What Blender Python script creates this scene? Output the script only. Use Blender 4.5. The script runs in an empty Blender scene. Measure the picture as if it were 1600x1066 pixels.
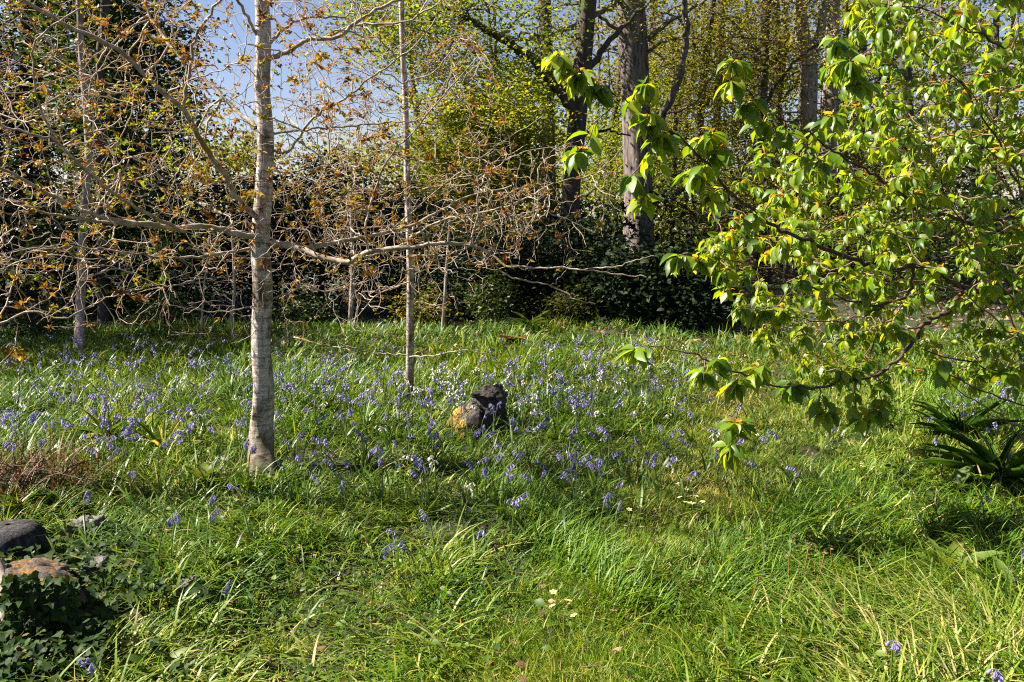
import bpy, math
import numpy as np
from mathutils import Vector, Matrix

# ------------------------------------------------------------------ camera, sky, sun, exposure
scene = bpy.context.scene
COL = scene.collection
F = 1244.4                      # focal length in pixels of the 1600 px wide photograph
CAMH, PITCH = 1.6, math.radians(9.0)
cam_d = bpy.data.cameras.new('camera'); cam_d.lens = 28.0; cam_d.sensor_width = 36.0; cam_d.clip_end = 2000
cam = bpy.data.objects.new('camera', cam_d); COL.objects.link(cam)
cam.location = (0, 0, CAMH); cam.rotation_euler = (math.radians(90) - PITCH, 0, 0)
scene.camera = cam
SUN_EL, SUN_AZ = math.radians(43), math.radians(4)    # sun at the left, a little ahead of the camera
SUN_DIR = Vector((-math.cos(SUN_AZ) * math.cos(SUN_EL), math.sin(SUN_AZ) * math.cos(SUN_EL), math.sin(SUN_EL)))
world = bpy.data.worlds.new('World'); scene.world = world; world.use_nodes = True
nt = world.node_tree
sky = nt.nodes.new('ShaderNodeTexSky'); sky.sky_type = 'NISHITA'; sky.sun_disc = False
sky.sun_elevation = SUN_EL; sky.sun_rotation = math.radians(-86); sky.air_density = 1.0; sky.dust_density = 0.4; sky.ozone_density = 3.0
tm = nt.nodes.new('ShaderNodeVectorMath'); tm.operation = 'MULTIPLY'; tm.inputs[1].default_value = (1.16, 1.0, 1.03)
nt.links.new(sky.outputs[0], tm.inputs[0]); nt.links.new(tm.outputs[0], nt.nodes['Background'].inputs[0]); nt.nodes['Background'].inputs[1].default_value = 0.035
sun_d = bpy.data.lights.new('sun', 'SUN'); sun_d.energy = 5.0; sun_d.angle = math.radians(0.55); sun_d.color = (1.0, 0.93, 0.80)
sun = bpy.data.objects.new('sun', sun_d); COL.objects.link(sun)
sun.rotation_euler = SUN_DIR.to_track_quat('Z', 'Y').to_euler(); sun.location = (-30, 5, 30)
scene.view_settings.view_transform = 'Standard'; scene.view_settings.look = 'None'
scene.view_settings.exposure = 1.98; scene.view_settings.gamma = 1.0; scene.view_settings.use_curve_mapping = False
cy = scene.cycles
cy.use_denoising = False; scene.cycles.filter_width = 1.15; cy.max_bounces = 5; cy.diffuse_bounces = 3; cy.glossy_bounces = 2; cy.transmission_bounces = 3; cy.transparent_max_bounces = 4
cy.sample_clamp_indirect = 6.0; cy.caustics_reflective = False; cy.caustics_refractive = False

rng = np.random.default_rng(11)
U = rng.uniform

# ------------------------------------------------------------------ noise, ground height, pixel helpers (authoring)
_tab = np.random.default_rng(3).random((256, 256))
def noise(x, y, s=1.0, seed=0):
    x = np.asarray(x, float) / s + 17.3 * seed + 900; y = np.asarray(y, float) / s + 5.7 * seed + 900
    xi = np.floor(x).astype(int); yi = np.floor(y).astype(int); fx = x - xi; fy = y - yi
    fx = fx * fx * (3 - 2 * fx); fy = fy * fy * (3 - 2 * fy)
    a = _tab[xi % 256, yi % 256]; b = _tab[(xi + 1) % 256, yi % 256]; c = _tab[xi % 256, (yi + 1) % 256]; d = _tab[(xi + 1) % 256, (yi + 1) % 256]
    return (a * (1 - fx) + b * fx) * (1 - fy) + (c * (1 - fx) + d * fx) * fy
def ground_z(x, y):
    r = np.hypot(x, y)
    f = np.clip((40 - r) / 15, 0, 1)
    return f * (0.16 * (noise(x, y, 2.6, 1) - .5) + 0.09 * (noise(x, y, 0.9, 2) - .5) + 0.05 * (noise(x, y, .35, 3) - .5))
SP, CP = math.sin(PITCH), math.cos(PITCH)
def ray(px, py):
    u = (np.asarray(px, float) - 800) / F; v = (533 - np.asarray(py, float)) / F
    return u, CP + v * SP, -SP + v * CP
def P(px, py, Y):
    a, b, c = ray(px, py); s = Y / b
    return np.stack([a * s, b * s + 0 * a, CAMH + c * s], -1)
def G(px, py, h=0.0):
    a, b, c = ray(px, py); z = np.zeros_like(np.asarray(a, float) + 0 * c)
    for _ in range(12):
        s = (z + h - CAMH) / np.minimum(c, -0.02); x, y = a * s, b * s
        z = z + .7 * (ground_z(x, y) - z)
    return np.stack([x, y, ground_z(x, y)], -1)
def proj(p):
    x, y, z = p[..., 0], p[..., 1], p[..., 2] - CAMH
    dep = y * CP - z * SP; up = y * SP + z * CP
    return 800 + F * x / dep, 533 - F * up / dep, dep
def nrm(v):
    return v / np.maximum(np.linalg.norm(v, axis=-1, keepdims=True), 1e-9)

# ------------------------------------------------------------------ mesh building
class MB:
    def __init__(s): s.v = []; s.q = []; s.t = []; s.tint = []; s.n = 0
    def add(s, v, quads=None, tris=None, tint=0.5, mq=0, mt=0):
        v = np.asarray(v, float).reshape(-1, 3)
        if quads is not None and len(quads): s.q.append((np.asarray(quads, np.int64).reshape(-1, 4) + s.n, mq))
        if tris is not None and len(tris): s.t.append((np.asarray(tris, np.int64).reshape(-1, 3) + s.n, mt))
        s.v.append(v); s.tint.append(np.broadcast_to(np.asarray(tint, float), (len(v),)).copy()); s.n += len(v)
    def mesh(s, name, mats, origin=(0, 0, 0), smooth=True):
        v = np.concatenate(s.v) - np.asarray(origin)
        q = np.concatenate([a for a, _ in s.q]) if s.q else np.zeros((0, 4), np.int64)
        t = np.concatenate([a for a, _ in s.t]) if s.t else np.zeros((0, 3), np.int64)
        me = bpy.data.meshes.new(name)
        me.vertices.add(len(v)); me.vertices.foreach_set('co', v.astype(np.float32).ravel())
        me.loops.add(q.size + t.size); me.loops.foreach_set('vertex_index', np.concatenate([q.ravel(), t.ravel()]).astype(np.int32))
        np_ = len(q) + len(t); me.polygons.add(np_)
        me.polygons.foreach_set('loop_start', np.concatenate([np.arange(len(q)) * 4, q.size + np.arange(len(t)) * 3]).astype(np.int32))
        mi = [np.full(len(a), m) for a, m in s.q] + [np.full(len(a), m) for a, m in s.t]
        me.polygons.foreach_set('material_index', np.concatenate(mi).astype(np.int32))
        me.polygons.foreach_set('use_smooth', np.full(np_, smooth))
        at = me.attributes.new('tint', 'FLOAT', 'POINT'); at.data.foreach_set('value', np.concatenate(s.tint).astype(np.float32))
        for m in (mats if isinstance(mats, (list, tuple)) else [mats]): me.materials.append(m)
        me.update(calc_edges=True)
        return me
    def build(s, name, mats, parent=None, origin=(0, 0, 0), smooth=True, kind=None):
        return link(name, s.mesh(name, mats, origin, smooth), parent, kind)
def link(name, me, parent=None, kind=None):
    o = bpy.data.objects.new(name, me); COL.objects.link(o)
    if parent is not None: o.parent = parent
    if kind: o['kind'] = kind
    return o
def tag(o, label, cat, group=None, kind=None):
    if label: o['label'] = label
    if cat: o['category'] = cat
    if group: o['group'] = group
    if kind: o['kind'] = kind
    return o
def thing(name, label, cat, loc=(0, 0, 0), group=None):
    o = bpy.data.objects.new(name, None); COL.objects.link(o); o.location = [float(c) for c in loc]; o.empty_display_size = .1
    return tag(o, label, cat, group)
def copy_tree(o, parent=None):
    c = o.copy(); COL.objects.link(c)
    if parent is not None: c.parent = parent
    for ch in list(o.children): copy_tree(ch, c)
    return c

def tubes(mb, Pts, R, n=5, tint=.5, mi=0):
    """N tubes of k points each: Pts (N,k,3), R (N,k)"""
    Pts = np.asarray(Pts, float); R = np.asarray(R, float)
    if Pts.ndim == 2: Pts = Pts[None]; R = R[None]
    N, k, _ = Pts.shape
    T = nrm(np.gradient(Pts, axis=1))
    mean = nrm(Pts[:, -1] - Pts[:, 0])
    ref = np.where(np.abs(mean[:, 2:3]) < .8, np.array([[0, 0, 1.]]), np.array([[1., 0.13, 0]]))[:, None, :]
    A = nrm(np.cross(T, ref)); B = np.cross(T, A)
    ang = np.arange(n) * 2 * math.pi / n
    V = Pts[:, :, None, :] + R[:, :, None, None] * (np.cos(ang)[None, None, :, None] * A[:, :, None, :] + np.sin(ang)[None, None, :, None] * B[:, :, None, :])
    j = np.arange(k - 1)[:, None] * n; i = np.arange(n)[None, :]; i2 = (i + 1) % n
    q = np.stack([j + i, j + i2, j + n + i2, j + n + i], -1).reshape(-1, 4)
    quads = (q[None] + (np.arange(N) * k * n)[:, None, None]).reshape(-1, 4)
    mb.add(V.reshape(-1, 3), quads, tint=np.repeat(np.broadcast_to(np.asarray(tint, float), (N,)), k * n), mq=mi)
def spline(pts, n):
    """Catmull-Rom through pts, n samples"""
    p = np.asarray(pts, float); k = len(p)
    if k == 2: return p[0] + (p[1] - p[0]) * np.linspace(0, 1, n)[:, None]
    e = np.concatenate([[2 * p[0] - p[1]], p, [2 * p[-1] - p[-2]]])
    d = np.concatenate([[0], np.cumsum(np.linalg.norm(np.diff(p, axis=0), axis=1))]); t = np.linspace(0, d[-1], n)
    i = np.clip(np.searchsorted(d, t, 'right') - 1, 0, k - 2); f = ((t - d[i]) / np.maximum(d[i + 1] - d[i], 1e-9))[:, None]
    a, b, c, g = e[i], e[i + 1], e[i + 2], e[i + 3]
    return .5 * (2 * b + (c - a) * f + (2 * a - 5 * b + 4 * c - g) * f ** 2 + (3 * b - a - 3 * c + g) * f ** 3)

# leaf shapes: rows of (u along midrib, v across, w lift)
def leaf_template(kind):
    if kind == 'diamond':
        v = [(0, 0, 0), (.45, .5, .10), (1, 0, -.06), (.45, -.5, .10)]
        return np.array(v), np.zeros((0, 4), int), np.array([(0, 2, 1), (0, 3, 2)])
    if kind == 'ivy':
        v = [(0, 0, 0), (-.12, .35, .02), (.18, .52, .05), (.45, .26, .05), (1, 0, -.08), (.45, -.26, .05), (.18, -.52, .05), (-.12, -.35, .02), (.4, 0, 0)]
        return np.array(v), np.array([(8, 4, 3, 2), (8, 6, 5, 4), (0, 8, 2, 1), (0, 7, 6, 8)]), np.zeros((0, 3), int)
    if kind == 'strap':
        us = [0, .2, .4, .6, .8, 1]; hw = [.4, .5, .5, .46, .34, 0]; dr = [0, 0, -.03, -.09, -.18, -.30]
    elif kind == 'dock':
        us = [0, .12, .35, .6, .85, 1]; hw = [.12, .26, .46, .5, .28, 0]; dr = [0, .02, .03, 0, -.07, -.15]
    else:  # cherry
        us = [0, .14, .36, .62, .86, 1]; hw = [.0, .30, .5, .46, .17, 0]; dr = [0, .01, .01, -.03, -.10, -.17]
    v = [(us[0], 0, dr[0])]
    for a, h, d in zip(us[1:-1], hw[1:-1], dr[1:-1]): v += [(a, h, d + .16 * h), (a, 0, d), (a, -h, d + .16 * h)]
    v.append((1, 0, dr[-1])); q = []; t = []
    m = len(us) - 2
    for i in range(m - 1):
        b = 1 + 3 * i
        q += [(b, b + 1, b + 4, b + 3), (b + 1, b + 2, b + 5, b + 4)]
    t += [(0, 2, 1), (0, 3, 2)]; b = 1 + 3 * (m - 1); e = len(v) - 1
    t += [(b, b + 1, e), (b + 1, b + 2, e)]
    return np.array(v, float), np.array(q), np.array(t)
TPL = {k: leaf_template(k) for k in ('diamond', 'ivy', 'strap', 'dock', 'cherry')}
def frames(d, up):
    d = nrm(d); s = nrm(np.cross(up, d) + 1e-5); n = np.cross(d, s)
    return d, s, n
def leaves(mb, pos, d, up, L, Wd, kind='diamond', tint=.5, mi=0, curl=None):
    tv, tq, tt = TPL[kind]; N = len(pos)
    d, s, n = frames(d, up); L = np.broadcast_to(L, (N,)); Wd = np.broadcast_to(Wd, (N,))
    w = tv[None, :, 2] * (1 if curl is None else np.asarray(curl)[:, None])
    V = pos[:, None] + d[:, None] * (tv[None, :, 0:1] * L[:, None, None]) + s[:, None] * (tv[None, :, 1:2] * Wd[:, None, None]) + n[:, None] * (w * L[:, None])[..., None]
    k = len(tv); off = (np.arange(N) * k)[:, None, None]
    mb.add(V.reshape(-1, 3), (tq[None] + off).reshape(-1, 4) if len(tq) else None, (tt[None] + off).reshape(-1, 3) if len(tt) else None,
           tint=np.repeat(np.broadcast_to(np.asarray(tint, float), (N,)), k), mq=mi, mt=mi)
def rand_dir(n, zlo=-1, zhi=1):
    z = U(zlo, zhi, n); a = U(0, 2 * math.pi, n); r = np.sqrt(np.maximum(1 - z * z, 0))
    return np.stack([r * np.cos(a), r * np.sin(a), z], -1)

def blades(mb, base, az, th0, kap, L, Wd, tint, S=3, twist=None, mi=0):
    """curved tapering blades: th0 angle from the vertical at the root, kap added over the length"""
    N = len(base); t = np.linspace(0, 1, S + 1)
    th = th0[:, None] + kap[:, None] * (t[:-1] + .5 / S)[None]
    ds = (L / S)[:, None]
    hr = np.concatenate([np.zeros((N, 1)), np.cumsum(np.sin(th) * ds, 1)], 1); hz = np.concatenate([np.zeros((N, 1)), np.cumsum(np.cos(th) * ds, 1)], 1)
    hd = np.stack([np.cos(az), np.sin(az), 0 * az], -1)
    C = base[:, None] + hd[:, None] * hr[..., None]; C[..., 2] += hz
    tw = az + math.pi / 2 + (U(-.7, .7, N) if twist is None else twist)
    sd = np.stack([np.cos(tw), np.sin(tw), 0 * az + U(-.2, .2, N)], -1)
    hw = (Wd[:, None] * .5) * (np.array([.75, 1, .8, .5, .3])[:S] if S > 2 else np.array([.9, .75]))[None]
    Lf = C[:, :-1] + sd[:, None] * hw[..., None]; Rt = C[:, :-1] - sd[:, None] * hw[..., None]
    V = np.concatenate([np.stack([Lf, Rt], 2).reshape(N, 2 * S, 3), C[:, -1:]], 1); k = 2 * S + 1
    q = np.array([(2 * i, 2 * i + 1, 2 * i + 3, 2 * i + 2) for i in range(S - 1)]); tr = np.array([(2 * S - 2, 2 * S - 1, 2 * S)])
    off = (np.arange(N) * k)[:, None, None]
    mb.add(V.reshape(-1, 3), (q[None] + off).reshape(-1, 4) if S > 1 else None, (tr[None] + off).reshape(-1, 3), tint=np.repeat(tint, k), mq=mi, mt=mi)

# ------------------------------------------------------------------ materials
def ramp(nt, stops, fac, interp='LINEAR'):
    r = nt.nodes.new('ShaderNodeValToRGB'); r.color_ramp.interpolation = interp
    while len(r.color_ramp.elements) < len(stops): r.color_ramp.elements.new(.5)
    for e, (p, c) in zip(r.color_ramp.elements, stops): e.position = p; e.color = (*c, 1)
    nt.links.new(fac, r.inputs[0]); return r.outputs[0]
def mat_base(name):
    m = bpy.data.materials.new(name); m.use_nodes = True; return m, m.node_tree, m.node_tree.nodes['Principled BSDF'], m.node_tree.links
def leaf_mat(name, stops, trans=.35, tcol=1.0, rough=.5, spec=.4, tyellow=(1.25, 1.1, .5)):
    m, nt, b, lk = mat_base(name)
    a = nt.nodes.new('ShaderNodeAttribute'); a.attribute_name = 'tint'
    c = ramp(nt, stops, a.outputs['Fac']); lk.new(c, b.inputs['Base Color'])
    b.inputs['Roughness'].default_value = rough; b.inputs['Specular IOR Level'].default_value = spec
    if trans > 0:
        tr = nt.nodes.new('ShaderNodeBsdfTranslucent'); mx = nt.nodes.new('ShaderNodeMixShader'); mu = nt.nodes.new('ShaderNodeVectorMath'); mu.operation = 'MULTIPLY'
        mu.inputs[1].default_value = [t * tcol for t in tyellow]; lk.new(c, mu.inputs[0]); lk.new(mu.outputs[0], tr.inputs[0])
        mx.inputs[0].default_value = trans; lk.new(b.outputs[0], mx.inputs[1]); lk.new(tr.outputs[0], mx.inputs[2])
        lk.new(mx.outputs[0], nt.nodes['Material Output'].inputs[0])
    return m
def bark_mat(name, stops, scale=(30, 30, 60), detail_scale=1.0, bump=.5, rough=.85, moss=None, tinted=False):
    m, nt, b, lk = mat_base(name)
    tc = nt.nodes.new('ShaderNodeTexCoord'); mp = nt.nodes.new('ShaderNodeMapping'); mp.inputs['Scale'].default_value = scale
    lk.new(tc.outputs['Object'], mp.inputs[0])
    n1 = nt.nodes.new('ShaderNodeTexNoise'); n1.inputs['Scale'].default_value = detail_scale; n1.inputs['Detail'].default_value = 6; n1.inputs['Roughness'].default_value = .7
    lk.new(mp.outputs[0], n1.inputs['Vector'])
    col = ramp(nt, stops, n1.outputs[0])
    if moss:
        n2 = nt.nodes.new('ShaderNodeTexNoise'); n2.inputs['Scale'].default_value = moss[1]; n2.inputs['Detail'].default_value = 5; lk.new(tc.outputs['Object'], n2.inputs['Vector'])
        f = ramp(nt, [(moss[2], (0, 0, 0)), (moss[2] + .08, (1, 1, 1))], n2.outputs[0])
        mx = nt.nodes.new('ShaderNodeMix'); mx.data_type = 'RGBA'; lk.new(f, mx.inputs[0]); lk.new(col, mx.inputs[6]); mx.inputs[7].default_value = (*moss[0], 1); col = mx.outputs[2]
    lk.new(col, b.inputs['Base Color']); b.inputs['Roughness'].default_value = rough; b.inputs['Specular IOR Level'].default_value = .25
    bp = nt.nodes.new('ShaderNodeBump'); bp.inputs['Strength'].default_value = bump; bp.inputs['Distance'].default_value = .02; lk.new(n1.outputs[0], bp.inputs['Height']); lk.new(bp.outputs[0], b.inputs['Normal'])
    return m
def plain_mat(name, col, rough=.6, spec=.3):
    m, nt, b, lk = mat_base(name); b.inputs['Base Color'].default_value = (*col, 1); b.inputs['Roughness'].default_value = rough; b.inputs['Specular IOR Level'].default_value = spec; return m

M = {}
def pale_bark():
    m, nt, b, lk = mat_base('pale_bark'); tc = nt.nodes.new('ShaderNodeTexCoord')
    def nz(sc, scale, det, rough=.6):
        mp = nt.nodes.new('ShaderNodeMapping'); mp.inputs['Scale'].default_value = sc; lk.new(tc.outputs['Object'], mp.inputs[0])
        n = nt.nodes.new('ShaderNodeTexNoise'); n.inputs['Scale'].default_value = scale; n.inputs['Detail'].default_value = det; n.inputs['Roughness'].default_value = rough; lk.new(mp.outputs[0], n.inputs['Vector']); return n.outputs[0]
    a = nz((1, 1, .6), 9, 6, .7); l = nz((5, 5, 42), 1.0, 7, .75); g = nz((30, 30, 3.5), 1.0, 5)
    base = ramp(nt, [(.34, (.09, .07, .055)), (.44, (.28, .23, .19)), (.54, (.55, .50, .46)), (.72, (.36, .30, .26))], a)
    lm = ramp(nt, [(.33, (.16, .11, .09)), (.42, (.60, .54, .50)), (.55, (1, 1, 1))], l)
    gm_ = ramp(nt, [(.33, (.30, .25, .22)), (.44, (1, 1, 1))], g)
    m1 = nt.nodes.new('ShaderNodeVectorMath'); m1.operation = 'MULTIPLY'; lk.new(base, m1.inputs[0]); lk.new(lm, m1.inputs[1])
    m2 = nt.nodes.new('ShaderNodeVectorMath'); m2.operation = 'MULTIPLY'; lk.new(m1.outputs[0], m2.inputs[0]); lk.new(gm_, m2.inputs[1]); f2 = ramp(nt, [(.34, (.50, .47, .45)), (.50, (1, 1, 1)), (.68, (1.25, 1.22, 1.2))], nz((60, 60, 90), 1.6, 4, .7)); m3 = nt.nodes.new('ShaderNodeVectorMath'); m3.operation = 'MULTIPLY'; lk.new(m2.outputs[0], m3.inputs[0]); lk.new(f2, m3.inputs[1])
    sz = nt.nodes.new('ShaderNodeSeparateXYZ'); lk.new(tc.outputs['Object'], sz.inputs[0]); mr = nt.nodes.new('ShaderNodeMapRange'); mr.inputs[1].default_value = .42; mr.inputs[2].default_value = .0; lk.new(sz.outputs[2], mr.inputs[0])
    ms = nt.nodes.new('ShaderNodeMath'); ms.operation = 'MULTIPLY_ADD'; ms.inputs[1].default_value = .42; lk.new(mr.outputs[0], ms.inputs[0]); lk.new(a, ms.inputs[2]); mf = ramp(nt, [(.62, (0, 0, 0)), (.80, (.85, .85, .85))], ms.outputs[0])
    mm = nt.nodes.new('ShaderNodeMix'); mm.data_type = 'RGBA'; lk.new(mf, mm.inputs[0]); lk.new(m3.outputs[0], mm.inputs[6]); mm.inputs[7].default_value = (.075, .065, .03, 1); lk.new(mm.outputs[2], b.inputs['Base Color'])
    b.inputs['Roughness'].default_value = .8; b.inputs['Specular IOR Level'].default_value = .25
    ad = nt.nodes.new('ShaderNodeMath'); ad.operation = 'ADD'; lk.new(l, ad.inputs[0]); lk.new(a, ad.inputs[1])
    bp = nt.nodes.new('ShaderNodeBump'); bp.inputs['Strength'].default_value = .8; bp.inputs['Distance'].default_value = .012; lk.new(ad.outputs[0], bp.inputs['Height']); lk.new(bp.outputs[0], b.inputs['Normal']); return m
M['bark_pale'] = pale_bark()
M['bark_pale_old'] = bark_mat('pale_bark', [(.30, (.05, .035, .03)), (.42, (.22, .17, .145)), (.5, (.44, .38, .34)), (.62, (.58, .53, .49)), (.8, (.36, .29, .25))], (9, 9, 55), 1.0, .6, moss=((.16, .14, .09), 6.0, .60))
M['bark_limb'] = bark_mat('limb_bark', [(.3, (.12, .085, .06)), (.5, (.30, .235, .175)), (.7, (.52, .45, .37))], (22, 22, 22), 1.0, .5, moss=((.20, .15, .04), 3.0, .55))
M['bark_twig'] = bark_mat('twig_bark', [(.3, (.24, .17, .12)), (.7, (.47, .37, .28))], (18, 18, 18), 1.0, .2)
M['bark_brown'] = bark_mat('cherry_bark', [(.3, (.03, .018, .015)), (.55, (.09, .052, .04)), (.75, (.20, .14, .11))], (25, 25, 25), 1.0, .4)
M['cherry_twig'] = bark_mat('cherry_twig', [(.3, (.09, .05, .035)), (.55, (.20, .13, .10)), (.75, (.32, .25, .20))], (25, 25, 25), 1.0, .3)
M['bark_beech'] = bark_mat('beech_bark', [(.34, (.022, .017, .016)), (.47, (.12, .095, .088)), (.62, (.23, .19, .175)), (.8, (.15, .125, .105))], (15, 15, 2.0), 1.0, 1.0, moss=((.10, .10, .05), 1.2, .64))
M['bark_dark'] = bark_mat('dark_bark', [(.3, (.02, .016, .014)), (.6, (.085, .065, .055)), (.8, (.15, .125, .105))], (14, 14, 3), 1.0, .8, moss=((.06, .07, .02), 1.5, .58))
M['bark_mid'] = bark_mat('grey_bark', [(.3, (.07, .05, .04)), (.5, (.28, .22, .185)), (.75, (.48, .41, .36))], (16, 16, 5), 1.0, .6, moss=((.05, .06, .03), 1.6, .60))

GRASS = [(0, (.014, .048, .003)), (.3, (.060, .138, .005)), (.55, (.150, .225, .008)), (.75, (.26, .27, .018)), (.9, (.38, .30, .085)), (1, (.46, .36, .17))]
M['grass'] = leaf_mat('grass_blade', GRASS, .32, 1.35, .5, .3, (1.15, 1.12, .4))
M['strap'] = leaf_mat('bluebell_leaf', [(0, (.018, .056, .005)), (.4, (.062, .135, .010)), (.7, (.15, .205, .024)), (1, (.38, .33, .12))], .32, 1.2, .45, .35)
M['weed'] = leaf_mat('weed_leaf', [(0, (.022, .055, .007)), (.5, (.06, .11, .012)), (1, (.14, .18, .025))], .35, 1.2, .5, .25)
M['cherry'] = leaf_mat('cherry_leaf', [(0, (.040, .105, .005)), (.45, (.115, .20, .008)), (.8, (.20, .25, .011)), (.93, (.26, .16, .014)), (1, (.30, .10, .02))], .50, 1.0, .42, .5, (3.1, 2.3, .5))
M['orange'] = leaf_mat('young_leaf', [(0, (.14, .06, .012)), (.45, (.26, .125, .014)), (.75, (.29, .19, .014)), (1, (.19, .20, .015))], .4, 1.25, .5, .3, (1.15, 1.0, .6))
M['yellowgreen'] = leaf_mat('maple_leaf', [(0, (.06, .10, .006)), (.5, (.13, .175, .008)), (1, (.22, .22, .012))], .5, 1.7, .5, .3)
M['olive'] = leaf_mat('beech_leaf', [(0, (.04, .055, .007)), (.5, (.125, .145, .010)), (.85, (.21, .20, .018)), (1, (.21, .14, .03))], .45, 1.5, .5, .3)
M['midgreen'] = leaf_mat('green_leaf', [(0, (.014, .036, .005)), (.6, (.04, .08, .007)), (1, (.11, .145, .012))], .35, 1.2, .45, .4)
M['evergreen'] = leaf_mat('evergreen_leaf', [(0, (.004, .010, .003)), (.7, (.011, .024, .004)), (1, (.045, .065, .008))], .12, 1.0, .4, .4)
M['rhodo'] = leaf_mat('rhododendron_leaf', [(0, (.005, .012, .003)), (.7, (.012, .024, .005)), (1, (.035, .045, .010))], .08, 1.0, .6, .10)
M['ivy'] = leaf_mat('ivy_leaf', [(0, (.008, .024, .003)), (.6, (.02, .048, .005)), (.9, (.05, .08, .010)), (1, (.13, .10, .03))], .2, 1.2, .6, .12)
M['dead'] = leaf_mat('dead_leaf', [(0, (.07, .035, .02)), (.5, (.20, .10, .055)), (1, (.36, .23, .14))], .15, 1.0, .7, .2)
M['rust'] = leaf_mat('rusty_frond', [(0, (.05, .018, .007)), (.6, (.14, .058, .022)), (1, (.26, .15, .07))], .2, 1.0, .6, .3)
M['bell'] = leaf_mat('bluebell_petal', [(0, (.14, .115, .38)), (.6, (.30, .26, .57)), (1, (.52, .47, .71))], .45, 1.0, .5, .3, (1, 1, 1))
M['white'] = leaf_mat('white_petal', [(0, (.62, .62, .52)), (1, (.78, .77, .74))], .35, 1.0, .5, .3, (1, 1, 1))
M['cream'] = leaf_mat('primrose_petal', [(0, (.60, .55, .22)), (1, (.78, .72, .40))], .3, 1.0, .5, .3, (1, 1, 1))
M['yolk'] = plain_mat('flower_eye', (.70, .42, .03))
M['stem'] = leaf_mat('flower_stem', [(0, (.05, .09, .02)), (1, (.12, .15, .04))], 0, 1, .5, .4)
M['redstem'] = leaf_mat('reddish_stalk', [(0, (.16, .06, .02)), (1, (.22, .14, .05))], 0, 1, .5, .4)

# ground: soil, moss and leaf litter
m, nt, b, lk = mat_base('woodland_soil'); M['soil'] = m
tc = nt.nodes.new('ShaderNodeTexCoord'); n1 = nt.nodes.new('ShaderNodeTexNoise'); n1.inputs['Scale'].default_value = 1.3; n1.inputs['Detail'].default_value = 6; lk.new(tc.outputs['Object'], n1.inputs['Vector'])
n2 = nt.nodes.new('ShaderNodeTexNoise'); n2.inputs['Scale'].default_value = 38; n2.inputs['Detail'].default_value = 5; lk.new(tc.outputs['Object'], n2.inputs['Vector'])
c1 = ramp(nt, [(.3, (.016, .034, .004)), (.52, (.026, .040, .006)), (.66, (.045, .038, .014)), (.8, (.08, .05, .028))], n1.outputs[0])
c2 = ramp(nt, [(.35, (.3, .3, .3)), (.7, (1.25, 1.2, 1.1))], n2.outputs[0])
mu = nt.nodes.new('ShaderNodeVectorMath'); mu.operation = 'MULTIPLY'; lk.new(c1, mu.inputs[0]); lk.new(c2, mu.inputs[1]); lk.new(mu.outputs[0], b.inputs['Base Color']); b.inputs['Roughness'].default_value = .95
bp = nt.nodes.new('ShaderNodeBump'); bp.inputs['Distance'].default_value = .03; lk.new(n2.outputs[0], bp.inputs['Height']); lk.new(bp.outputs[0], b.inputs['Normal'])

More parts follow.
